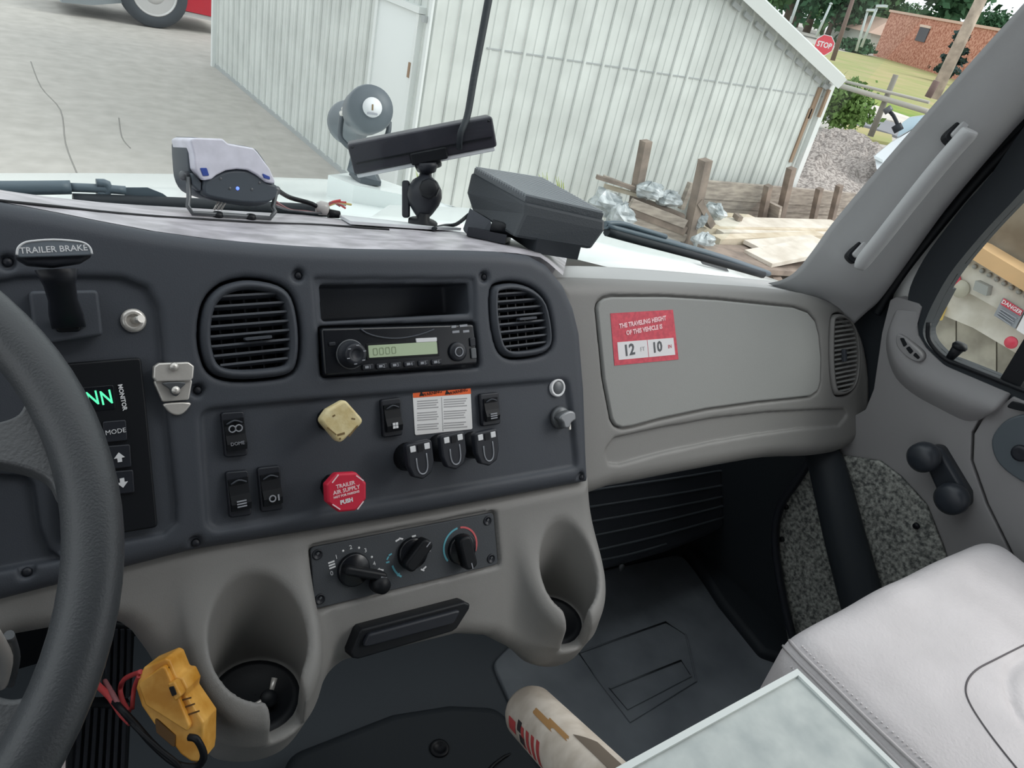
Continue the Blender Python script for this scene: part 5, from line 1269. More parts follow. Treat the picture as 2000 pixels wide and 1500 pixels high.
MB().loft([[tuple(p - np.array([0, 0, .004])) for p in fb_], [tuple(p + np.array([0, 0, .006])) for p in fb_]], True, True, False).build('bracket_foot', HGD, hn)
for x, y in [(668, 222), (672, 214)]: MB().lathe([(.006, 0), (.005, .006), (.0003, .006)], 10, frame(AD(x, y, hd_ - .01), CX, -CY)).build('bracket_bolt', CHROME, hn)

# ================================================================ yard: ground, asphalt, grass, road
ASPH = mat('worn_asphalt', (188, 184, 178), .9, spec=.2, var=.14, vscale=5.0, var2=(172, 168, 162), bump=.4, bscale=40, detail=15, ramp=(.3, .7))
GRASS = mat('dry_grass', (150, 156, 106), .95, spec=.05, var=.4, vscale=.35, var2=(170, 160, 122), detail=8)
GRASS2 = mat('green_grass', (118, 146, 76), .95, spec=.05, var=.3, vscale=.8, var2=(146, 156, 92), detail=8)
GRAVEL = mat('grey_gravel', (178, 172, 166), .95, spec=.1, var=.4, vscale=22.0, var2=(124, 118, 114), detail=15, bump=.8, bscale=30, ramp=(.4, .6))
CONC = mat('pale_concrete_road', (212, 208, 200), .9, spec=.15, var=.08, vscale=1.0)
ROADG = mat('grey_road', (134, 136, 140), .9, spec=.15)
def patchg(name, pix, m_, dz, label=None):
    p = [AG(x, y) for x, y in pix]
    o_ = MB().loft([[(q[0], q[1], GZ - .15) for q in p], [(q[0], q[1], GZ + dz) for q in p]], True, True, False).build(name, m_); struct(o_, label); return o_
o = MB().add([(-60, -20, GZ), (260, -20, GZ), (260, 220, GZ), (-60, 220, GZ)], [(0, 1, 2, 3)]).build('ground', ASPH); struct(o, 'worn grey asphalt yard')
patchg('ground_grass', [(1560, 80), (1640, 100), (1740, 116), (1850, 150), (1990, 150), (2200, 240), (1990, 300), (1800, 235), (1700, 205), (1600, 165)], GRASS, .04, 'dry grass verge')
patchg('ground_grass', [(1600, 165), (1700, 205), (1830, 250), (1840, 225), (1720, 190), (1610, 150)], GRASS2, .055, 'green grass strip')
patchg('road_pale', [(1590, 168), (1690, 190), (1850, 235), (1850, 275), (1740, 238), (1660, 220), (1590, 205)], CONC, .05, 'pale concrete drive')
patchg('road_grey', [(1600, 215), (1668, 220), (1760, 248), (1850, 285), (1850, 310), (1730, 262), (1660, 240), (1600, 232)], ROADG, .06, 'grey road strip')
patchg('ground_grass', [(1655, 246), (1740, 268), (1740, 285), (1690, 276), (1640, 266)], GRASS, .07, 'dry grass edge')
for k, pts in enumerate([[(180, 330), (130, 270), (110, 190), (70, 130)], [(330, 330), (300, 300), (310, 240)], [(120, 40), (160, 52), (210, 56)]]):
    pass
CRACK = mat('tar_crack', (146, 143, 138), .9)
ck = MB()
for pts in [[(150, 338), (128, 280), (118, 215), (80, 170), (60, 120)], [(255, 290), (238, 268), (232, 230)]]:
    ck.tube([tuple(AG(x, y) + np.array([0, 0, .001])) for x, y in pts], .006, 4, smooth_n=4, flat=.2)
o = ck.build('ground_cracks', CRACK); struct(o, 'thin cracks in the asphalt')

# gravel mound behind the shed
mp_ = [AG(x, y) for x, y in [(1560, 440), (1590, 262), (1640, 262), (1700, 285), (1800, 330), (1760, 480)]]
gx0, gx1, gy0, gy1 = 9.6, 22.0, 6.4, 12.5
mA, mB = AG(1585, 262), AG(1725, 296); mN = np.array([(mB - mA)[1], -(mB - mA)[0]]); mN = mN / np.linalg.norm(mN); mN = mN if mN @ (-mA[:2]) > 0 else -mN
ny_ = 46; nx_ = 80; rows = []
rg = np.random.default_rng(5)
hn_ = rg.normal(size=(12, 4))
for j in range(ny_):
    row = []
    for i in range(nx_):
        x = gx0 + (gx1 - gx0) * i / (nx_ - 1); y = gy0 + (gy1 - gy0) * j / (ny_ - 1)
        e = min(1, (x - gx0) / 2.5, (gx1 - x) / 2.5, (y - gy0) / 1.5, (gy1 - y) / 1.5); e = max(0, e)
        e = max(0, min(e, float((np.array([x, y]) - mA[:2]) @ mN) / 1.2))
        h = .20 + .10 * math.sin(.9 * x + 1.1 * y) + .10 * math.sin(2.3 * x - 1.7 * y) + rnd.uniform(-.07, .07)
        row.append((x, y, GZ - .03 + (h + .05) * e))
    rows.append(row)
mound = MB().grid(rows, False).build('gravel_mound', GRAVEL, kind='stuff'); tag(mound, 'rough grey gravel bank right of the white shed', 'gravel'); mound['kind'] = 'stuff'

# ================================================================ white metal shed, one object per siding sheet
SID = mat('white_siding', (214, 218, 214), .5, spec=.35, var=.05, vscale=2.5, var2=(198, 202, 198), detail=8)
SIDR = mat('siding_trim', (222, 226, 224), .45); RUST = mat('rust_stain', (150, 126, 104), .9); GUT = mat('grey_trim', (166, 170, 170), .6)  # GUT is one plain grey for joints, strips and base angle
BX0, BX1, BY0, BY1 = 3.3, 8.70, 5.95, 12.06
shed = thing('metal_shed', 'white corrugated metal shed in front of the truck', 'shed', (6, 9, GZ))
def roof_z(x): return -.60 + (8.74 - x) * .315
PWD = .23
def siding(x0, x1, h0, h1, face):
    """one sheet with a raised rib on its left edge; face 'g' gable (normal -y), 'l' long side (normal -x)"""
    prof = [(0, 0), (.008, -.020), (.030, -.020), (.038, 0), (.115, 0), (.121, -.006), (.135, -.006), (.141, 0), (PWD - .003, 0)]
    bot = []; topv = []
    for u, d in prof:
        x = x0 + u; f = (u / PWD); z1 = h0 + (h1 - h0) * f
        if face == 'g': x = min(x, BX1)
        if face == 'g': bot.append((x, BY0 + d, GZ)); topv.append((x, BY0 + d, z1))
        else: bot.append((BX0 + d, x, GZ)); topv.append((BX0 + d, x, z1))
    return MB().loft([bot, topv], False, False, False).build('siding_sheet', SID, shed, fix=True)
x = BX0
while x < BX1 - .05:
    siding(x, x + PWD, roof_z(x), roof_z(x + PWD), 'g'); x += PWD
y = BY0; ztop = roof_z(BX0)
while y < BY1 - .05:
    siding(y, y + PWD, ztop, ztop, 'l'); y += PWD
MB().box((BX0 + .03, (BY0 + BY1) / 2, GZ / 2 + ztop / 2), (.02, BY1 - BY0, ztop - GZ), None).build('inner_wall', SIDR, shed)
# horizontal lap joint across the gable, roof edge, corner trims
MB().box((6.3, BY0 - .002, -.78), (4.9, .012, .012), None).build('lap_joint', GUT, shed)
rk0, rk1 = np.array([BX0 - .2, BY0 - .10, roof_z(BX0 - .2)]), np.array([BX1 + .03, BY0 - .10, roof_z(BX1 + .03)])
MB().beam(rk0 + np.array([0, 0, .03]), rk1 + np.array([0, 0, .03]), .15, .13, (0, -.3, 1)).build('rake_board', SIDR, shed)
n_ = 26
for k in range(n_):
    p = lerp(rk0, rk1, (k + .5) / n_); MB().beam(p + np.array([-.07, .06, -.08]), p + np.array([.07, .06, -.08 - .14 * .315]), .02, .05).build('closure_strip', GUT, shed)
rf = [(BX0 - .2, BY0 - .15, roof_z(BX0 - .2) + .04), (BX1 + .05, BY0 - .15, roof_z(BX1 + .05) + .04), (BX1 + .05, BY1, roof_z(BX1 + .05) + .04), (BX0 - .2, BY1, roof_z(BX0 - .2) + .04)]
MB().loft([rf, [(a, b, c + .06) for a, b, c in rf]], True, True, False).build('roof', SIDR, shed)
MB().box((BX1 + .02, BY0 - .03, (GZ - .62) / 2), (.09, .06, -.62 - GZ), None).build('corner_trim', SIDR, shed)
MB().box((BX1 - .14, BY0 - .012, -.86), (.07, .02, .36), None).build('rust_streak', RUST, shed); MB().box((BX1 - .17, BY0 - .012, -1.25), (.05, .02, .65), None).build('rust_streak', RUST, shed)
MB().box((BX1 - .05, BY0 - .075, -.84), (.04, .03, .32), None).build('rust_streak', RUST, shed)
MB().box((BX0 - .022, BY0 + .01, (GZ + ztop) / 2), (.02, .05, ztop - GZ), None).build('corner_trim', SIDR, shed)
MB().box((BX0 - .03, BY1, (GZ + ztop) / 2), (.06, .08, ztop - GZ), None).build('corner_trim', SIDR, shed)
MB().box((BX1 - .15, 9, -1.4), (.02, 6, 1.9), None).build('far_wall', SIDR, shed)
dz1 = -.62
sdoor = MB().box((BX0 - .025, 6.50, (GZ + dz1 + .02) / 2), (.03, .74, dz1 - GZ - .02), None, .004).build('door_leaf', SIDR, shed)
for yy in (6.11, 6.89): MB().box((BX0 - .03, yy, (GZ + dz1) / 2), (.05, .05, dz1 - GZ), None).build('door_jamb', SIDR, shed)
MB().box((BX0 - .035, 6.5, dz1 + .03), (.07, .86, .05), None).build('door_head', SIDR, shed)
MB().box((BX0 - .05, 6.0, dz1 - .02), (.03, .05, .05), None).build('door_stop', GUT, shed)
for z0, z1 in [(-1.0, -1.12), (-1.62, -1.86)]: MB().box((BX0 - .058, 6.13, (z0 + z1) / 2), (.012, .03, z0 - z1), None).build('hinge', RUST, shed)
MB().box((BX0 - .01, 9, GZ + .02), (.03, 6.1, .05), None).build('base_angle', GUT, shed)

# ================================================================ red truck far left
rt = thing('red_truck', 'red truck with a polished wheel parked beyond the shed at the top left', 'truck', AG(300, 52))
RED = mat('red_truck_paint', (188, 46, 60), .35); TYRE = mat('tyre', (66, 72, 78), .8); ALLOY = mat('polished_alloy', (206, 206, 206), .3, metal=.3); GREYT = mat('truck_grey_panel', (132, 140, 144), .5)
wcn = AG(300, 52); wy = wcn[1]
WR = .52; wc_ = np.array([wcn[0], wy, GZ + WR])
Mw = Matrix(((1, 0, 0, wc_[0]), (0, 0, -1, wc_[1]), (0, 1, 0, wc_[2]), (0, 0, 0, 1)))
ty_ = MB().lathe([(.30, -.14), (.50, -.14), (.52, -.10), (.52, .10), (.50, .14), (.36, .15), (.31, .12)], 40, Mw).build('tyre', TYRE, rt)
MB().lathe([(.31, .13), (.345, .145), (.33, .15), (.29, .10), (.20, .06), (.17, .06), (.16, .13), (.08, .14), (.0003, .14)], 40, Mw).build('wheel_disc', ALLOY, rt)
for k in range(10):
    a = k * math.pi / 5; MB().lathe([(.042, .062), (.036, .075), (.0003, .075)], 12, Mw @ Matrix.Translation((.245 * math.cos(a), .245 * math.sin(a), .022))).build('hand_hole', TYRE, rt)
    MB().lathe([(.018, .06), (.016, .10), (.0003, .10)], 8, Mw @ Matrix.Translation((.135 * math.cos(a), .135 * math.sin(a), .03))).build('wheel_nut', STEEL, rt)
def wall(pts, d=.5, yoff=0.0): return [[tuple(AY(x, y, wy + yoff)) for x, y in pts], [tuple(AY(x, y, wy + yoff) + np.array([0, d, 0])) for x, y in pts]]
MB().loft(wall([(355, -90), (455, -70), (455, 42), (358, 20)], 1.6, -.12), True, True, False).build('cab_side', RED, rt)
MB().loft(wall([(352, 20), (455, 42), (455, 50), (352, 28)], 1.4, -.10), True, True, False).build('sill', ALLOY, rt)
MB().loft(wall([(120, -90), (258, -90), (240, -30), (242, 6), (180, 10), (120, 5)], 1.4, -.05), True, True, False).build('front_fender', GREYT, rt)
MB().loft(wall([(250, -90), (350, -90), (350, 5), (260, 0)], 1.0, .35), True, True, False).build('wheel_arch', TYRE, rt)

# ================================================================ timber pile in front of the shed
WOODG = mat('weathered_grey_wood', (176, 166, 154), .9, var=.25, vscale=6, var2=(140, 131, 122), stretch=(1, 1, 6), detail=6)
WOODD = mat('dark_weathered_wood', (150, 136, 124), .9, var=.25, vscale=6, var2=(118, 107, 98), detail=6)
WOODP = mat('pale_plank', (214, 204, 184), .85, var=.12, vscale=5, var2=(190, 176, 152), detail=6)
WOODL = mat('bleached_plank', (224, 218, 206), .85, var=.1, vscale=5, var2=(200, 192, 178), detail=6)
PLASTIC = mat('wrapped_plastic', (206, 212, 214), .3, spec=.6, var=.35, vscale=9, var2=(140, 148, 150), detail=6)
crate = thing('wooden_crate', 'weathered wooden crate with tall corner posts beside the shed', 'crate', AY(1290, 460, 5.1))
def bar_(p, q, w, h, name, m_, par, Y0=5.1, Y1=None): return MB().beam(AY(*p, Y0), AY(*q, Y1 if Y1 is not None else Y0), w, h).build(name, m_, par)
bar_((1262, 275), (1246, 358), .085, .09, 'post', WOODD, crate, 5.35); bar_((1246, 358), (1236, 425), .085, .09, 'post', WOODD, crate, 5.35)
bar_((1378, 312), (1342, 478), .10, .10, 'post', WOODD, crate, 5.0)
for k in range(3):
    bar_((1232, 396 + 14 * k), (1338, 437 + 14 * k), .04, .085, 'plank', (WOODG, WOODD, WOODG)[k], crate, 5.15, 5.0)
bar_((1236, 384), (1335, 424), .09, .05, 'top_rail', WOODD, crate, 5.35, 5.05)
bar_((1350, 357), (1330, 408), .05, .06, 'short_post', WOODG, crate, 5.25)
bar_((1362, 392), (1388, 440), .08, .07, 'brace', WOODD, crate, 4.98)
bar_((1232, 396), (1222, 445), .06, .06, 'side_post', WOODD, crate, 5.2)
def blob(name, label, cat, pix, dep, rx, ry, rz, m_, seed=0, group=None):
    c = AY(*pix, dep); rg_ = random.Random(seed); seg, rn = 18, 10; rows = []
    ph = [rg_.uniform(0, 6) for _ in range(6)]
    for j in range(rn + 1):
        t = math.pi * j / rn; row = []
        for i in range(seg + 1):
            a = 2 * math.pi * (i % seg) / seg
            k = 1 + .12 * math.sin(3 * a + ph[0] + 2 * t) + .10 * math.sin(5 * t + ph[1] + a) + .08 * math.sin(7 * a + ph[2]) + rg_.uniform(-.10, .10) * (i < seg)
            row.append((c[0] + rx * k * math.sin(t) * math.cos(a), c[1] + ry * k * math.sin(t) * math.sin(a), c[2] + rz * k * math.cos(t)))
        row[-1] = row[0]; rows.append(row)
    return tag(MB().grid(rows, False).build(name, m_), label, cat, group)
blob('plastic_bundle', 'silvery plastic-wrapped bundle on top of the wooden crate', 'bundle', (1268, 372), 5.2, .15, .12, .075, PLASTIC, 1)
blob('plastic_bundle', 'silvery plastic-wrapped bundle against the short post on the crate', 'bundle', (1305, 388), 5.15, .15, .12, .07, PLASTIC, 2)
blob('plastic_bag', 'crumpled clear plastic bag on the ground left of the crate', 'bag', (1182, 396), 5.4, .16, .16, .11, PLASTIC, 3)
blob('plastic_bag', 'flattened clear plastic sheet lying low between bag and crate', 'bag', (1212, 420), 5.2, .13, .13, .11, PLASTIC, 4)
blob('plastic_bag', 'white plastic scrap between the crate post and the planks', 'bag', (1364, 428), 5.0, .08, .09, .09, PLASTIC, 5)
blob('plastic_bag', 'striped plastic scrap under the ends of the pale planks', 'bag', (1374, 474), 4.7, .13, .10, .09, PLASTIC, 6)
blob('plastic_bag', 'small white plastic scrap on top of the planks by the grey wall', 'bag', (1395, 413), 5.2, .10, .12, .08, PLASTIC, 7)
for k, (a, b, m_, lab) in enumerate([((1165, 345), (1240, 368), WOODD, 'thin grey lath sticking out left of the crate, uppermost'), ((1178, 345), (1245, 372), WOODG, 'grey lath sticking out left of the crate, middle one'), ((1180, 363), (1248, 382), WOODP, 'pale lath sticking out left of the crate, lowest')]):
    tag(MB().beam(AY(*a, 5.5), AY(*b, 5.3), .05, .035).build('lath', m_), lab, 'lath', 'laths on the crate')
# low grey timber wall behind
rw = thing('timber_wall', 'low grey timber retaining wall behind the plank pile', 'wall', AY(1500, 440, 5.75))
for k, m_ in enumerate([WOODG, WOODG, WOODG, WOODD]):
    MB().beam(AY(1368, 369 + 17 * k, 5.75 + .012 * k), AY(1700, 394 + 15 * k, 5.75 + .012 * k), .06, .20).build('plank', m_, rw)
for j, (a, b, w, lab) in enumerate([((1501, 362), (1487, 432), .075, 'grey stake with broken top in front of the timber wall'), ((1546, 328), (1522, 432), .085, 'tallest grey stake by the shed corner'), ((1601, 368), (1586, 436), .07, 'thin grey stake right of the shed corner'), ((1640, 362), (1622, 436), .07, 'grey stake nearest the windscreen pillar')]):
    tag(MB().beam(AY(*a, 5.55), AY(*b, 5.55), w, w).build('stake', WOODD), lab, 'stake', 'stakes along the timber wall')
tag(MB().beam(AY(1512, 398, 5.5), AY(1506, 432, 5.5), .22, .04).build('board_offcut', WOODG), 'short wide grey board standing between two stakes', 'board')
PLK = [((1385, 436), (1640, 441), 5.2, .30, .05, WOODL, 'wide bleached plank at the back of the pile'), ((1400, 421), (1470, 426), 5.4, .14, .04, WOODP, 'short pale offcut on the back plank'), ((1352, 447), (1620, 452), 5.05, .12, .07, WOODP, 'long pale beam just in front of the back plank'),
       ((1405, 455), (1620, 458), 4.95, .10, .05, WOODL, 'thin bleached board in the middle of the pile'), ((1396, 470), (1600, 462), 4.75, .13, .08, WOODP, 'pale squared log with cut end facing left'),
       ((1470, 481), (1600, 470), 4.55, .24, .04, WOODL, 'wide bleached board low in the pile'), ((1480, 505), (1600, 482), 4.3, .34, .04, WOODL, 'widest bleached board nearest the truck')]
for a, b, Y_, w, h, m_, lab in PLK:
    tag(MB().beam(AY(*a, Y_), AY(*b, Y_ + .05), w, h).build('plank', m_), lab, 'plank', 'pale planks piled in front of the shed')
tag(MB().beam(AY(1436, 420, 5.3), AY(1446, 428, 5.2), .06, .05).build('wood_block', WOODD), 'small dark wood block on the back plank', 'block')
pile = thing('pallet', 'dark weathered pallet under the pale planks', 'pallet', AY(1480, 520, 4.5))
for k in range(5): bar_((1370 + 10 * k, 486 + 9 * k), (1640, 492 + 11 * k), .12, .05, 'slat', WOODD, pile, 4.6 - .12 * k)
for k in range(3): bar_((1400 + 80 * k, 500), (1440 + 80 * k, 560), .1, .1, 'bearer', WOODD, pile, 4.5, 4.0)
weed_m = mat('yellow_green_weed', (176, 192, 90), .8)
for k, (x, y0, y1, lab) in enumerate([(1060, 395, 328, 'tall weed behind the box speaker, left of two'), (1092, 400, 338, 'tall weed behind the box speaker, right of two'), (820, 400, 330, 'pale green weed behind the ball mount')]):
    w_ = thing('weed', lab, 'weed', AY(x, y0, 5.6))
    for i in range(7):
        p0 = AY(x + rnd.uniform(-4, 4), y0, 5.6); p1 = AY(x + rnd.uniform(-9, 9), y1 + rnd.uniform(0, 25), 5.55)
        MB().tube([p0, lerp(p0, p1, .5) + np.array([.02, 0, 0]), p1], lambda t: .022 * (1 - .9 * t), 5, smooth_n=2, flat=.3).build('leaf', weed_m, w_)

# ================================================================ vegetation
def leaves(name, m_, c, r, n, size, par, clumps=14, seed=1):
    rg_ = np.random.default_rng(seed)
    cl = rg_.normal(size=(clumps, 3)); cl /= np.linalg.norm(cl, axis=1)[:, None]; cl *= rg_.uniform(.15, .75, (clumps, 1))
    k = rg_.integers(0, clumps, n); P = cl[k] + rg_.normal(size=(n, 3)) * .22
    P = P * np.array(r) + np.array(c)
    a = rg_.normal(size=(n, 3)); a /= np.linalg.norm(a, axis=1)[:, None]; b = np.cross(a, rg_.normal(size=(n, 3))); b /= np.linalg.norm(b, axis=1)[:, None]
    s = size * rg_.uniform(.6, 1.4, (n, 1))
    V = np.stack([P - a * s, P + b * s * .6, P + a * s, P - b * s * .6], 1).reshape(-1, 3)
    me = bpy.data.meshes.new(name); me.from_pydata(V.tolist(), [], [(4 * i, 4 * i + 1, 4 * i + 2, 4 * i + 3) for i in range(n)]); me.update()
    return link(name, me, m_, par)
LEAF1 = mat('bush_leaves', (104, 134, 72), .7, spec=.2); LEAF2 = mat('dark_tree_leaves', (70, 104, 76), .8, spec=.1); LEAF3 = mat('mid_tree_leaves', (92, 124, 84), .8, spec=.1); LEAF4 = mat('spruce_needles', (56, 74, 72), .8, spec=.1); BARK = mat('bark', (110, 98, 88), .9)
bg_ = AG(1630, 262)
bush = thing('bush', 'round green bush growing beside the right corner of the white shed', 'bush', bg_)
leaves('foliage', LEAF1, bg_ + np.array([0, 0, .62]), (.85, .85, .65), 2600, .07, bush, 18, 3)
MB().rod(bg_, bg_ + np.array([0, 0, .5]), .04, .02).build('stem', BARK, bush)
def tree(label, px, py_base, dist, h, w, m_, seed, group='trees on the far side of the road'):
    d = ray(px, py_base); c = d / math.hypot(d[0], d[1]) * dist
    t = thing('tree', label, 'tree', c, group)
    MB().rod(c, c + np.array([0, 0, h * .5]), h * .03, h * .015).build('trunk', BARK, t)
    leaves('crown', m_, c + np.array([0, 0, h * .56]), (w / 2, w / 2, h * .44), 3600, h * .038, t, 30, seed)
for k, (px, py, dist, h, w, m_, lab) in enumerate([(1490, 30, 126, 15, 11, LEAF3, 'mid green tree mostly behind the shed roof'), (1528, 50, 142, 20, 12, LEAF2, 'dark tree directly above the shed roof edge'), (1572, 60, 158, 23, 13, LEAF3, 'tall mid green tree behind the stop sign'), (1612, 70, 126, 14, 11, LEAF2, 'dark tree behind the leaning brown pole'),
                                            (1655, 82, 174, 20, 14, LEAF3, 'mid green tree behind the two pale lamp posts'), (1700, 92, 190, 11, 13, LEAF2, 'dark tree at the left end of the brick building'), (1548, 50, 190, 27, 15, LEAF2, 'dark tree at the back between shed roof and stop sign'), (1600, 60, 208, 27, 15, LEAF3, 'hazy tree farthest back above the stop sign'),
                                            (1762, 80, 208, 9, 11, LEAF3, 'low mid green tree behind the brick building roof'), (1838, 85, 172, 27, 18, LEAF2, 'tall dark tree rising above the brick building'), (1905, 110, 200, 10.5, 15, LEAF2, 'dark tree behind the right end of the brick building')]):
    tree(lab, px, py + 10, dist, h, w, m_, 20 + k)
gs = AG(1840, 157)
sp_ = thing('spruce', 'small dark spruce in front of the brick building', 'tree', gs * .9)
MB().rod(gs * .9, gs * .9 + np.array([0, 0, 3]), .12, .05).build('trunk', BARK, sp_)
sH = 3.6
for k in range(4): leaves('branch_tier', LEAF4, gs * .9 + np.array([0, 0, .7 + .85 * k]), (1.3 - .25 * k, 1.3 - .25 * k, .5), 260, .25, sp_, 8, 60 + k)

# ================================================================ brick building, bungalow, poles, signs
BRK = mat('red_brick', (206, 158, 138), .9, spec=.1, var=.5, vscale=4.5, var2=(166, 112, 94), detail=12, ramp=(.4, .6))
bb = thing('brick_building', 'long red brick building on the grass rise', 'building', AG(1760, 130))
bl = AG(1705, 108); br_ = AG(1905, 168)
br_ = bl + (br_ - bl) / np.linalg.norm(br_ - bl) * 62
bdir = (br_ - bl) / np.linalg.norm(br_ - bl); bnor = np.array([bdir[1], -bdir[0], 0]); bnor = bnor if bnor @ (-bl) > 0 else -bnor
HB = 4.9
def bq(u0, u1, z0, z1, d0, d1): return [tuple(bl + bdir * u + bnor * d + np.array([0, 0, z])) for z in (z0, z1) for u, d in ((u0, d0), (u1, d0), (u1, d1), (u0, d1))]
MB().hexa(bq(0, 62, -.5, HB, 0, -12)).build('brick_walls', BRK, bb)
MB().hexa(bq(-.2, 62.2, HB, HB + .25, .15, -12.1)).build('coping', mat('pale_coping', (206, 178, 160), .8), bb)
for u in (8.5, 27, 40, 54):
    w_ = MB().hexa(bq(u, u + 2.2, 2.6, 4.0, .08, -.1)).build('window', mat('window_dark_%d' % u, (66, 68, 74), .3), bb)
    MB().hexa(bq(u - .1, u + 2.3, 4.0, 4.25, .14, -.1)).build('lintel', mat('lintel_%d' % u, (216, 196, 180), .8), w_)
hs0 = AG(1680, 100); 
hs = thing('bungalow', 'small pale bungalow with a brownish roof left of the brick building', 'house', hs0 * 1.1)
M_ = frame(hs0 * 1.1, bdir, np.cross((0, 0, 1.0), bdir))
MB().box((2, 0, 1.2), (14, 7, 2.6), M_).build('walls', mat('pale_render', (198, 202, 192), .8), hs)
MB().loft([[(-5.6, -4.2, 2.5), (9.6, -4.2, 2.5), (9.6, 4.2, 2.5), (-5.6, 4.2, 2.5)], [(-1.5, -.1, 4.6), (5.5, -.1, 4.6), (5.5, .1, 4.6), (-1.5, .1, 4.6)]], True, True, False, M_).build('roof', mat('brown_roof', (188, 160, 144), .8), hs)
hdg = thing('hedge', 'clipped dark hedge in front of the bungalow', 'hedge', AG(1675, 108))
hp = AG(1672, 104); leaves('foliage', LEAF2, hp + np.array([0, 0, .7]), (3.4, 2.2, .7), 900, .3, hdg, 20, 77)

def pole(label, p0, p1, dist, r0, r1, m_, cat='pole', extra=None):
    d = ray(*p0); b = d / math.hypot(d[0], d[1]) * dist
    d1 = ray(*p1); k = dist / math.hypot(d1[0], d1[1]); t_ = d1 * k
    t = thing('utility_pole' if cat == 'pole' else 'lamp_post', label, cat, b)
    MB().rod(b, t_, r0, r1, 10).build('shaft', m_, t)
    if extra == 'lamp': MB().beam(t_, t_ + bdir * 1.6 + np.array([0, 0, .1]), .3, .2).build('lamp_head', m_, t)
    if extra == 'cap': MB().rod(t_ + (b - t_) * .02, t_ + (b - t_) * .05, r1 * 1.6).build('band', m_, t)
    return t
POLEW = mat('weathered_pole', (186, 172, 154), .9, var=.2, vscale=3); POLEB = mat('brown_pole', (116, 98, 92), .9); POLEG = mat('galvanised_post', (190, 200, 202), .5)
pole('thick weathered utility pole beside the windscreen pillar', (1822, 192), (1945, -60), 30, .20, .16, POLEW, extra='cap')
pole('leaning brown pole right of the stop sign', (1626, 118), (1672, -20), 60, .16, .12, POLEB, extra='cap')
pole('pale lamp post, left of the pair by the brick building', (1672, 100), (1695, 20), 85, .12, .10, POLEG, 'lamp post', 'lamp')
pole('pale lamp post, right of the pair by the brick building', (1682, 92), (1714, 12), 80, .12, .10, POLEG, 'lamp post', 'lamp')
pole('thin grey post close above the shed roof edge', (1544, 45), (1566, -20), 60, .10, .08, POLEG, 'lamp post')
pole('thin post with small head between shed roof and stop sign', (1594, 72), (1624, 5), 70, .10, .08, POLEG, 'lamp post', 'cap')
pole('short wooden stub post at the foot of the thick utility pole', (1812, 190), (1830, 158), 28, .10, .10, POLEB, extra=None)
pole('grey post carrying the barrier beam', (1700, 266), (1750, 146), 20.5, .07, .06, mat('barrier_grey', (134, 132, 122), .8), extra=None)
ss = thing('stop_sign', 'red stop sign just above the shed roof corner', 'sign', AG(1622, 130))
sd_ = ray(1610, 88); sP = sd_ / math.hypot(sd_[0], sd_[1]) * 36
sN = -sP / np.linalg.norm(sP); SM_ = frame(sP, np.cross((0, 0, 1.0), sN), np.array([0, 0, 1.0]))
SREDM = mat('sign_red', (214, 70, 84), .5)
ocg = [(.40 * math.cos(math.pi / 8 + k * math.pi / 4), .40 * math.sin(math.pi / 8 + k * math.pi / 4)) for k in range(8)]
MB().plate(ocg, -.01, .01, .002, SM_, 1).build('sign_face', SREDM, ss)
MB().ring(ocg, [(x * .94, y * .94) for x, y in ocg], .01, .013, SM_).build('white_border', WHITE, ss)
txt('STOP', .28, SM_ @ Matrix.Translation((0, 0, .014)), WHITE, ss, sx=.85, bold=.008)
MB().plate(rrect(.5, .16, .01, 1, .02, -.50), -.01, .01, .002, SM_, 1).build('lower_plate', WHITE, ss)
MB().rod(sP - sN * .04 + np.array([0, 0, .3]), np.array([sP[0], sP[1], GZ]) - sN * .04, .04).build('post', BARK, ss)
bbm = thing('barrier', 'grey pipe barrier crossing the grass beyond the shed', 'barrier', AG(1720, 230))
for a, b, r in [((1600, 155), (1812, 218), .06), ((1622, 152), (1815, 200), .035)]:
    MB().rod(ray(*a) / math.hypot(*ray(*a)[:2]) * 21.0, ray(*b) / math.hypot(*ray(*b)[:2]) * 20.0, r).build('rail', mat('barrier_pipe', (176, 174, 164), .7), bbm)
# parked white vehicle half hidden behind the pillar
vn = thing('parked_truck', 'front corner of a white truck with a mirror on a dark arm beside the pillar', 'truck', AG(1790, 330))
VD = 13.0
VW = mat('van_white', (214, 222, 226), .3); VG = mat('van_screen', (168, 190, 200), .2)
def vp_(x, y, d=0): return AD(x, y, VD + d)
MB().loft([[tuple(vp_(*p, 0)) for p in [(1708, 305), (1738, 280), (1775, 258), (1800, 240), (1900, 225), (1900, 420), (1712, 330)]], [tuple(vp_(*p, 2.0)) for p in [(1712, 300), (1742, 276), (1778, 254), (1802, 238), (1900, 225), (1900, 400), (1715, 325)]]], True, True, False).build('bonnet', VW, vn)
MB().loft([[tuple(vp_(*p, .2)) for p in [(1752, 268), (1762, 240), (1776, 230), (1805, 226), (1900, 220), (1900, 250), (1800, 242)]], [tuple(vp_(*p, 1.6)) for p in [(1754, 266), (1764, 238), (1778, 228), (1806, 224), (1900, 218), (1900, 248), (1802, 240)]]], True, True, False).build('windscreen', VG, vn)
MB().loft([[tuple(vp_(*p, -.05)) for p in [(1706, 303), (1724, 312), (1724, 318), (1708, 310)]], [tuple(vp_(*p, .3)) for p in [(1706, 303), (1724, 312), (1724, 318), (1708, 310)]]], True, True, False).build('bumper_end', POLEG, vn)
MB().tube([vp_(1733, 214, -.1), vp_(1745, 226, -.1), vp_(1756, 250, -.1)], .03, 8, smooth_n=3).build('mirror_arm', RUBBER, vn)
MB().tube([vp_(1731, 210, -.12), vp_(1737, 219, -.12)], .07, 8).build('mirror_head', STEEL, vn)
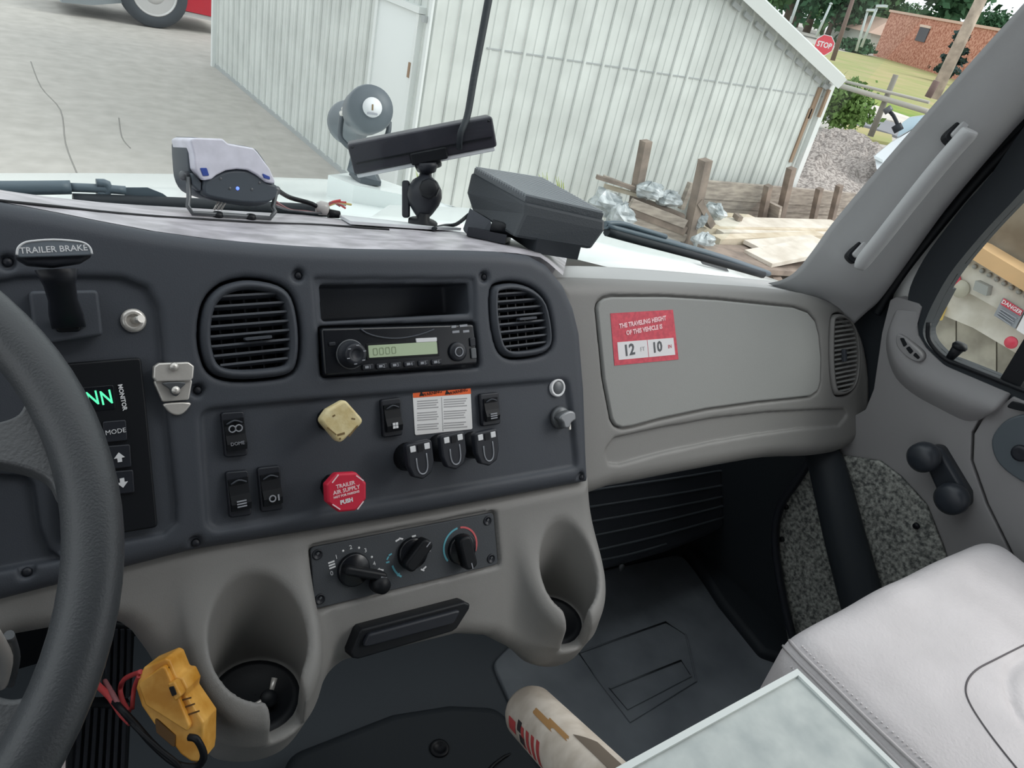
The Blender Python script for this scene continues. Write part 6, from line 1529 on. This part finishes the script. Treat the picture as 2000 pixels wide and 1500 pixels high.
MB().tube([vp_(1750, 244, -.1), vp_(1756, 256, -.1)], .08, 8).build('mirror_base', RUBBER, vn)

# ================================================================ beside the truck: trailer with blocks
TX = 3.2
trl = thing('flatbed_trailer', 'dirty white trailer rail with round red reflectors seen through the side window', 'trailer', AX(1930, 700, TX))
TWH = mat('dirty_trailer_white', (214, 210, 200), .6, var=.12, vscale=9, var2=(184, 178, 164), detail=6); BLK = mat('stained_concrete', (168, 158, 140), .9, var=.35, vscale=3.0, var2=(120, 108, 92), detail=10, bump=.5, bscale=14); BLK2 = mat('grey_concrete_block', (186, 182, 170), .9, var=.2, vscale=7, var2=(138, 134, 124), detail=10, bump=.5, bscale=14)
TAN = mat('tan_beam', (222, 182, 134), .8, var=.1, vscale=4); TGREY = mat('trailer_grey', (150, 152, 148), .6); REDR = mat('red_reflector', (206, 62, 84), .35); YELP = mat('yellow_paint', (226, 196, 110), .7)
def xp(pts, x, dx=.1): return [[tuple(AX(a, b, x)) for a, b in pts], [tuple(AX(a, b, x) + np.array([dx, 0, 0])) for a, b in pts]]
def xpl(name, pts, x, dx, m_, par): return MB().loft(xp(pts, x, dx), True, True, False).build(name, m_, par)
xpl('side_rail', [(1780, 480), (1893, 501), (2000, 566), (2160, 655), (2160, 745), (2000, 632), (1885, 568), (1780, 520)], TX, .15, TWH, trl)
xpl('lower_panel', [(1780, 520), (1885, 566), (2000, 632), (2160, 735), (2160, 800), (2010, 705), (1900, 640), (1780, 590)], TX + .05, .12, TWH, trl)
xpl('tan_beam', [(1790, 432), (1908, 478), (2000, 533), (2160, 630), (2160, 668), (2000, 569), (1893, 503), (1780, 460)], TX - .04, .12, TAN, trl)
for x, y, r, m_, nm in [(1858, 548, .038, REDR, 'reflector'), (1876, 564, .036, mat('grey_reflector', (176, 172, 156), .4), 'marker_disc'), (1975, 669, .024, REDR, 'reflector'), (2004, 698, .025, REDR, 'reflector')]:
    MB().lathe([(r, 0), (r * .95, .006), (.0003, .010)], 18, Matrix.Translation(tuple(AX(x, y, TX - .005))) @ Matrix(((0, 0, -1, 0), (0, 1, 0, 0), (1, 0, 0, 0), (0, 0, 0, 1)))).build(nm, m_, trl)
xpl('junction_box', [(1905, 548), (1930, 560), (1926, 578), (1900, 566)], TX - .04, .05, TGREY, trl)
for k in range(9):
    u = k / 8; c = AX(1890 + 115 * u, 512 + 66 * u, TX - .005); MB().lathe([(.010, 0), (.008, .01), (.0003, .012)], 8, Matrix.Translation(tuple(c)) @ Matrix(((0, 0, -1, 0), (0, 1, 0, 0), (1, 0, 0, 0), (0, 0, 0, 1)))).build('bolt', TGREY, trl)
xpl('conspicuity_tape', [(1832, 592), (1845, 600), (1836, 626), (1824, 618)], TX + .03, .02, YELP, trl)
sgn_ = thing('caution_sign', 'grey warning sign with a red header on the trailer rail', 'sign', AX(1965, 625, TX - .02))
xpl('plate', [(1958, 582), (2000, 608), (1982, 642), (1941, 616)], TX - .02, .015, mat('sign_grey_print', (146, 150, 156), .6), sgn_)
xpl('header', [(1960, 583), (1998, 607), (1992, 617), (1954, 594)], TX - .026, .008, REDR, sgn_)
sA = AX(1958, 582, TX - .03); sB = AX(2000, 608, TX - .03); SGM = frame(AX(1976, 600, TX - .03), sB - sA, (0, 0, 1.0))
txt('DANGER', .020, SGM, WHITE, sgn_, sx=1.0, bold=.0004)
for k in range(4):
    a = lerp((1951, 601), (1943, 613), k / 3.); b = lerp((1990, 624), (1982, 637), k / 3.)
    MB().beam(AX(a[0] + 4, a[1] + 2, TX - .024), AX(b[0] - 4 - 3 * (k % 2), b[1] - 2, TX - .024), .004, .008, (1, 0, 0)).build('text_line', DIMW, sgn_)
s2 = thing('notice', 'plain white notice right of the grey warning sign', 'sign', AX(2010, 650, TX - .02)); xpl('plate', [(2002, 610), (2060, 645), (2046, 684), (1985, 644)], TX - .02, .015, SWT, s2)
for k, (pts, lab, m_, x) in enumerate([([(1860, 330), (1950, 345), (2010, 395), (2010, 538), (1950, 500), (1880, 462), (1850, 440)], 'stained concrete block above the tan beam, nearest the window frame', BLK, TX + .1), ([(2014, 398), (2160, 480), (2160, 630), (2014, 540)], 'stained concrete block above the tan beam, at the picture edge', BLK, TX + .12)]):
    o_ = MB().loft(xp(pts, x, .7), True, True, False).build('concrete_block', m_); tag(o_, lab, 'block', 'concrete blocks beside the truck')
for k, (pts, lab) in enumerate([([(1800, 590), (1866, 622), (1866, 720), (1800, 700)], 'grey concrete block low in the side window, at its left corner'), ([(1869, 624), (1945, 665), (1945, 770), (1869, 722)], 'grey concrete block low in the side window, behind the lock pin'), ([(1948, 667), (2160, 800), (2160, 880), (1948, 772)], 'grey concrete block low in the side window, at its right end')]):
    o_ = MB().loft(xp(pts, TX + .2, .6), True, True, False).build('concrete_block', BLK2); tag(o_, lab, 'block', 'concrete blocks beside the truck')
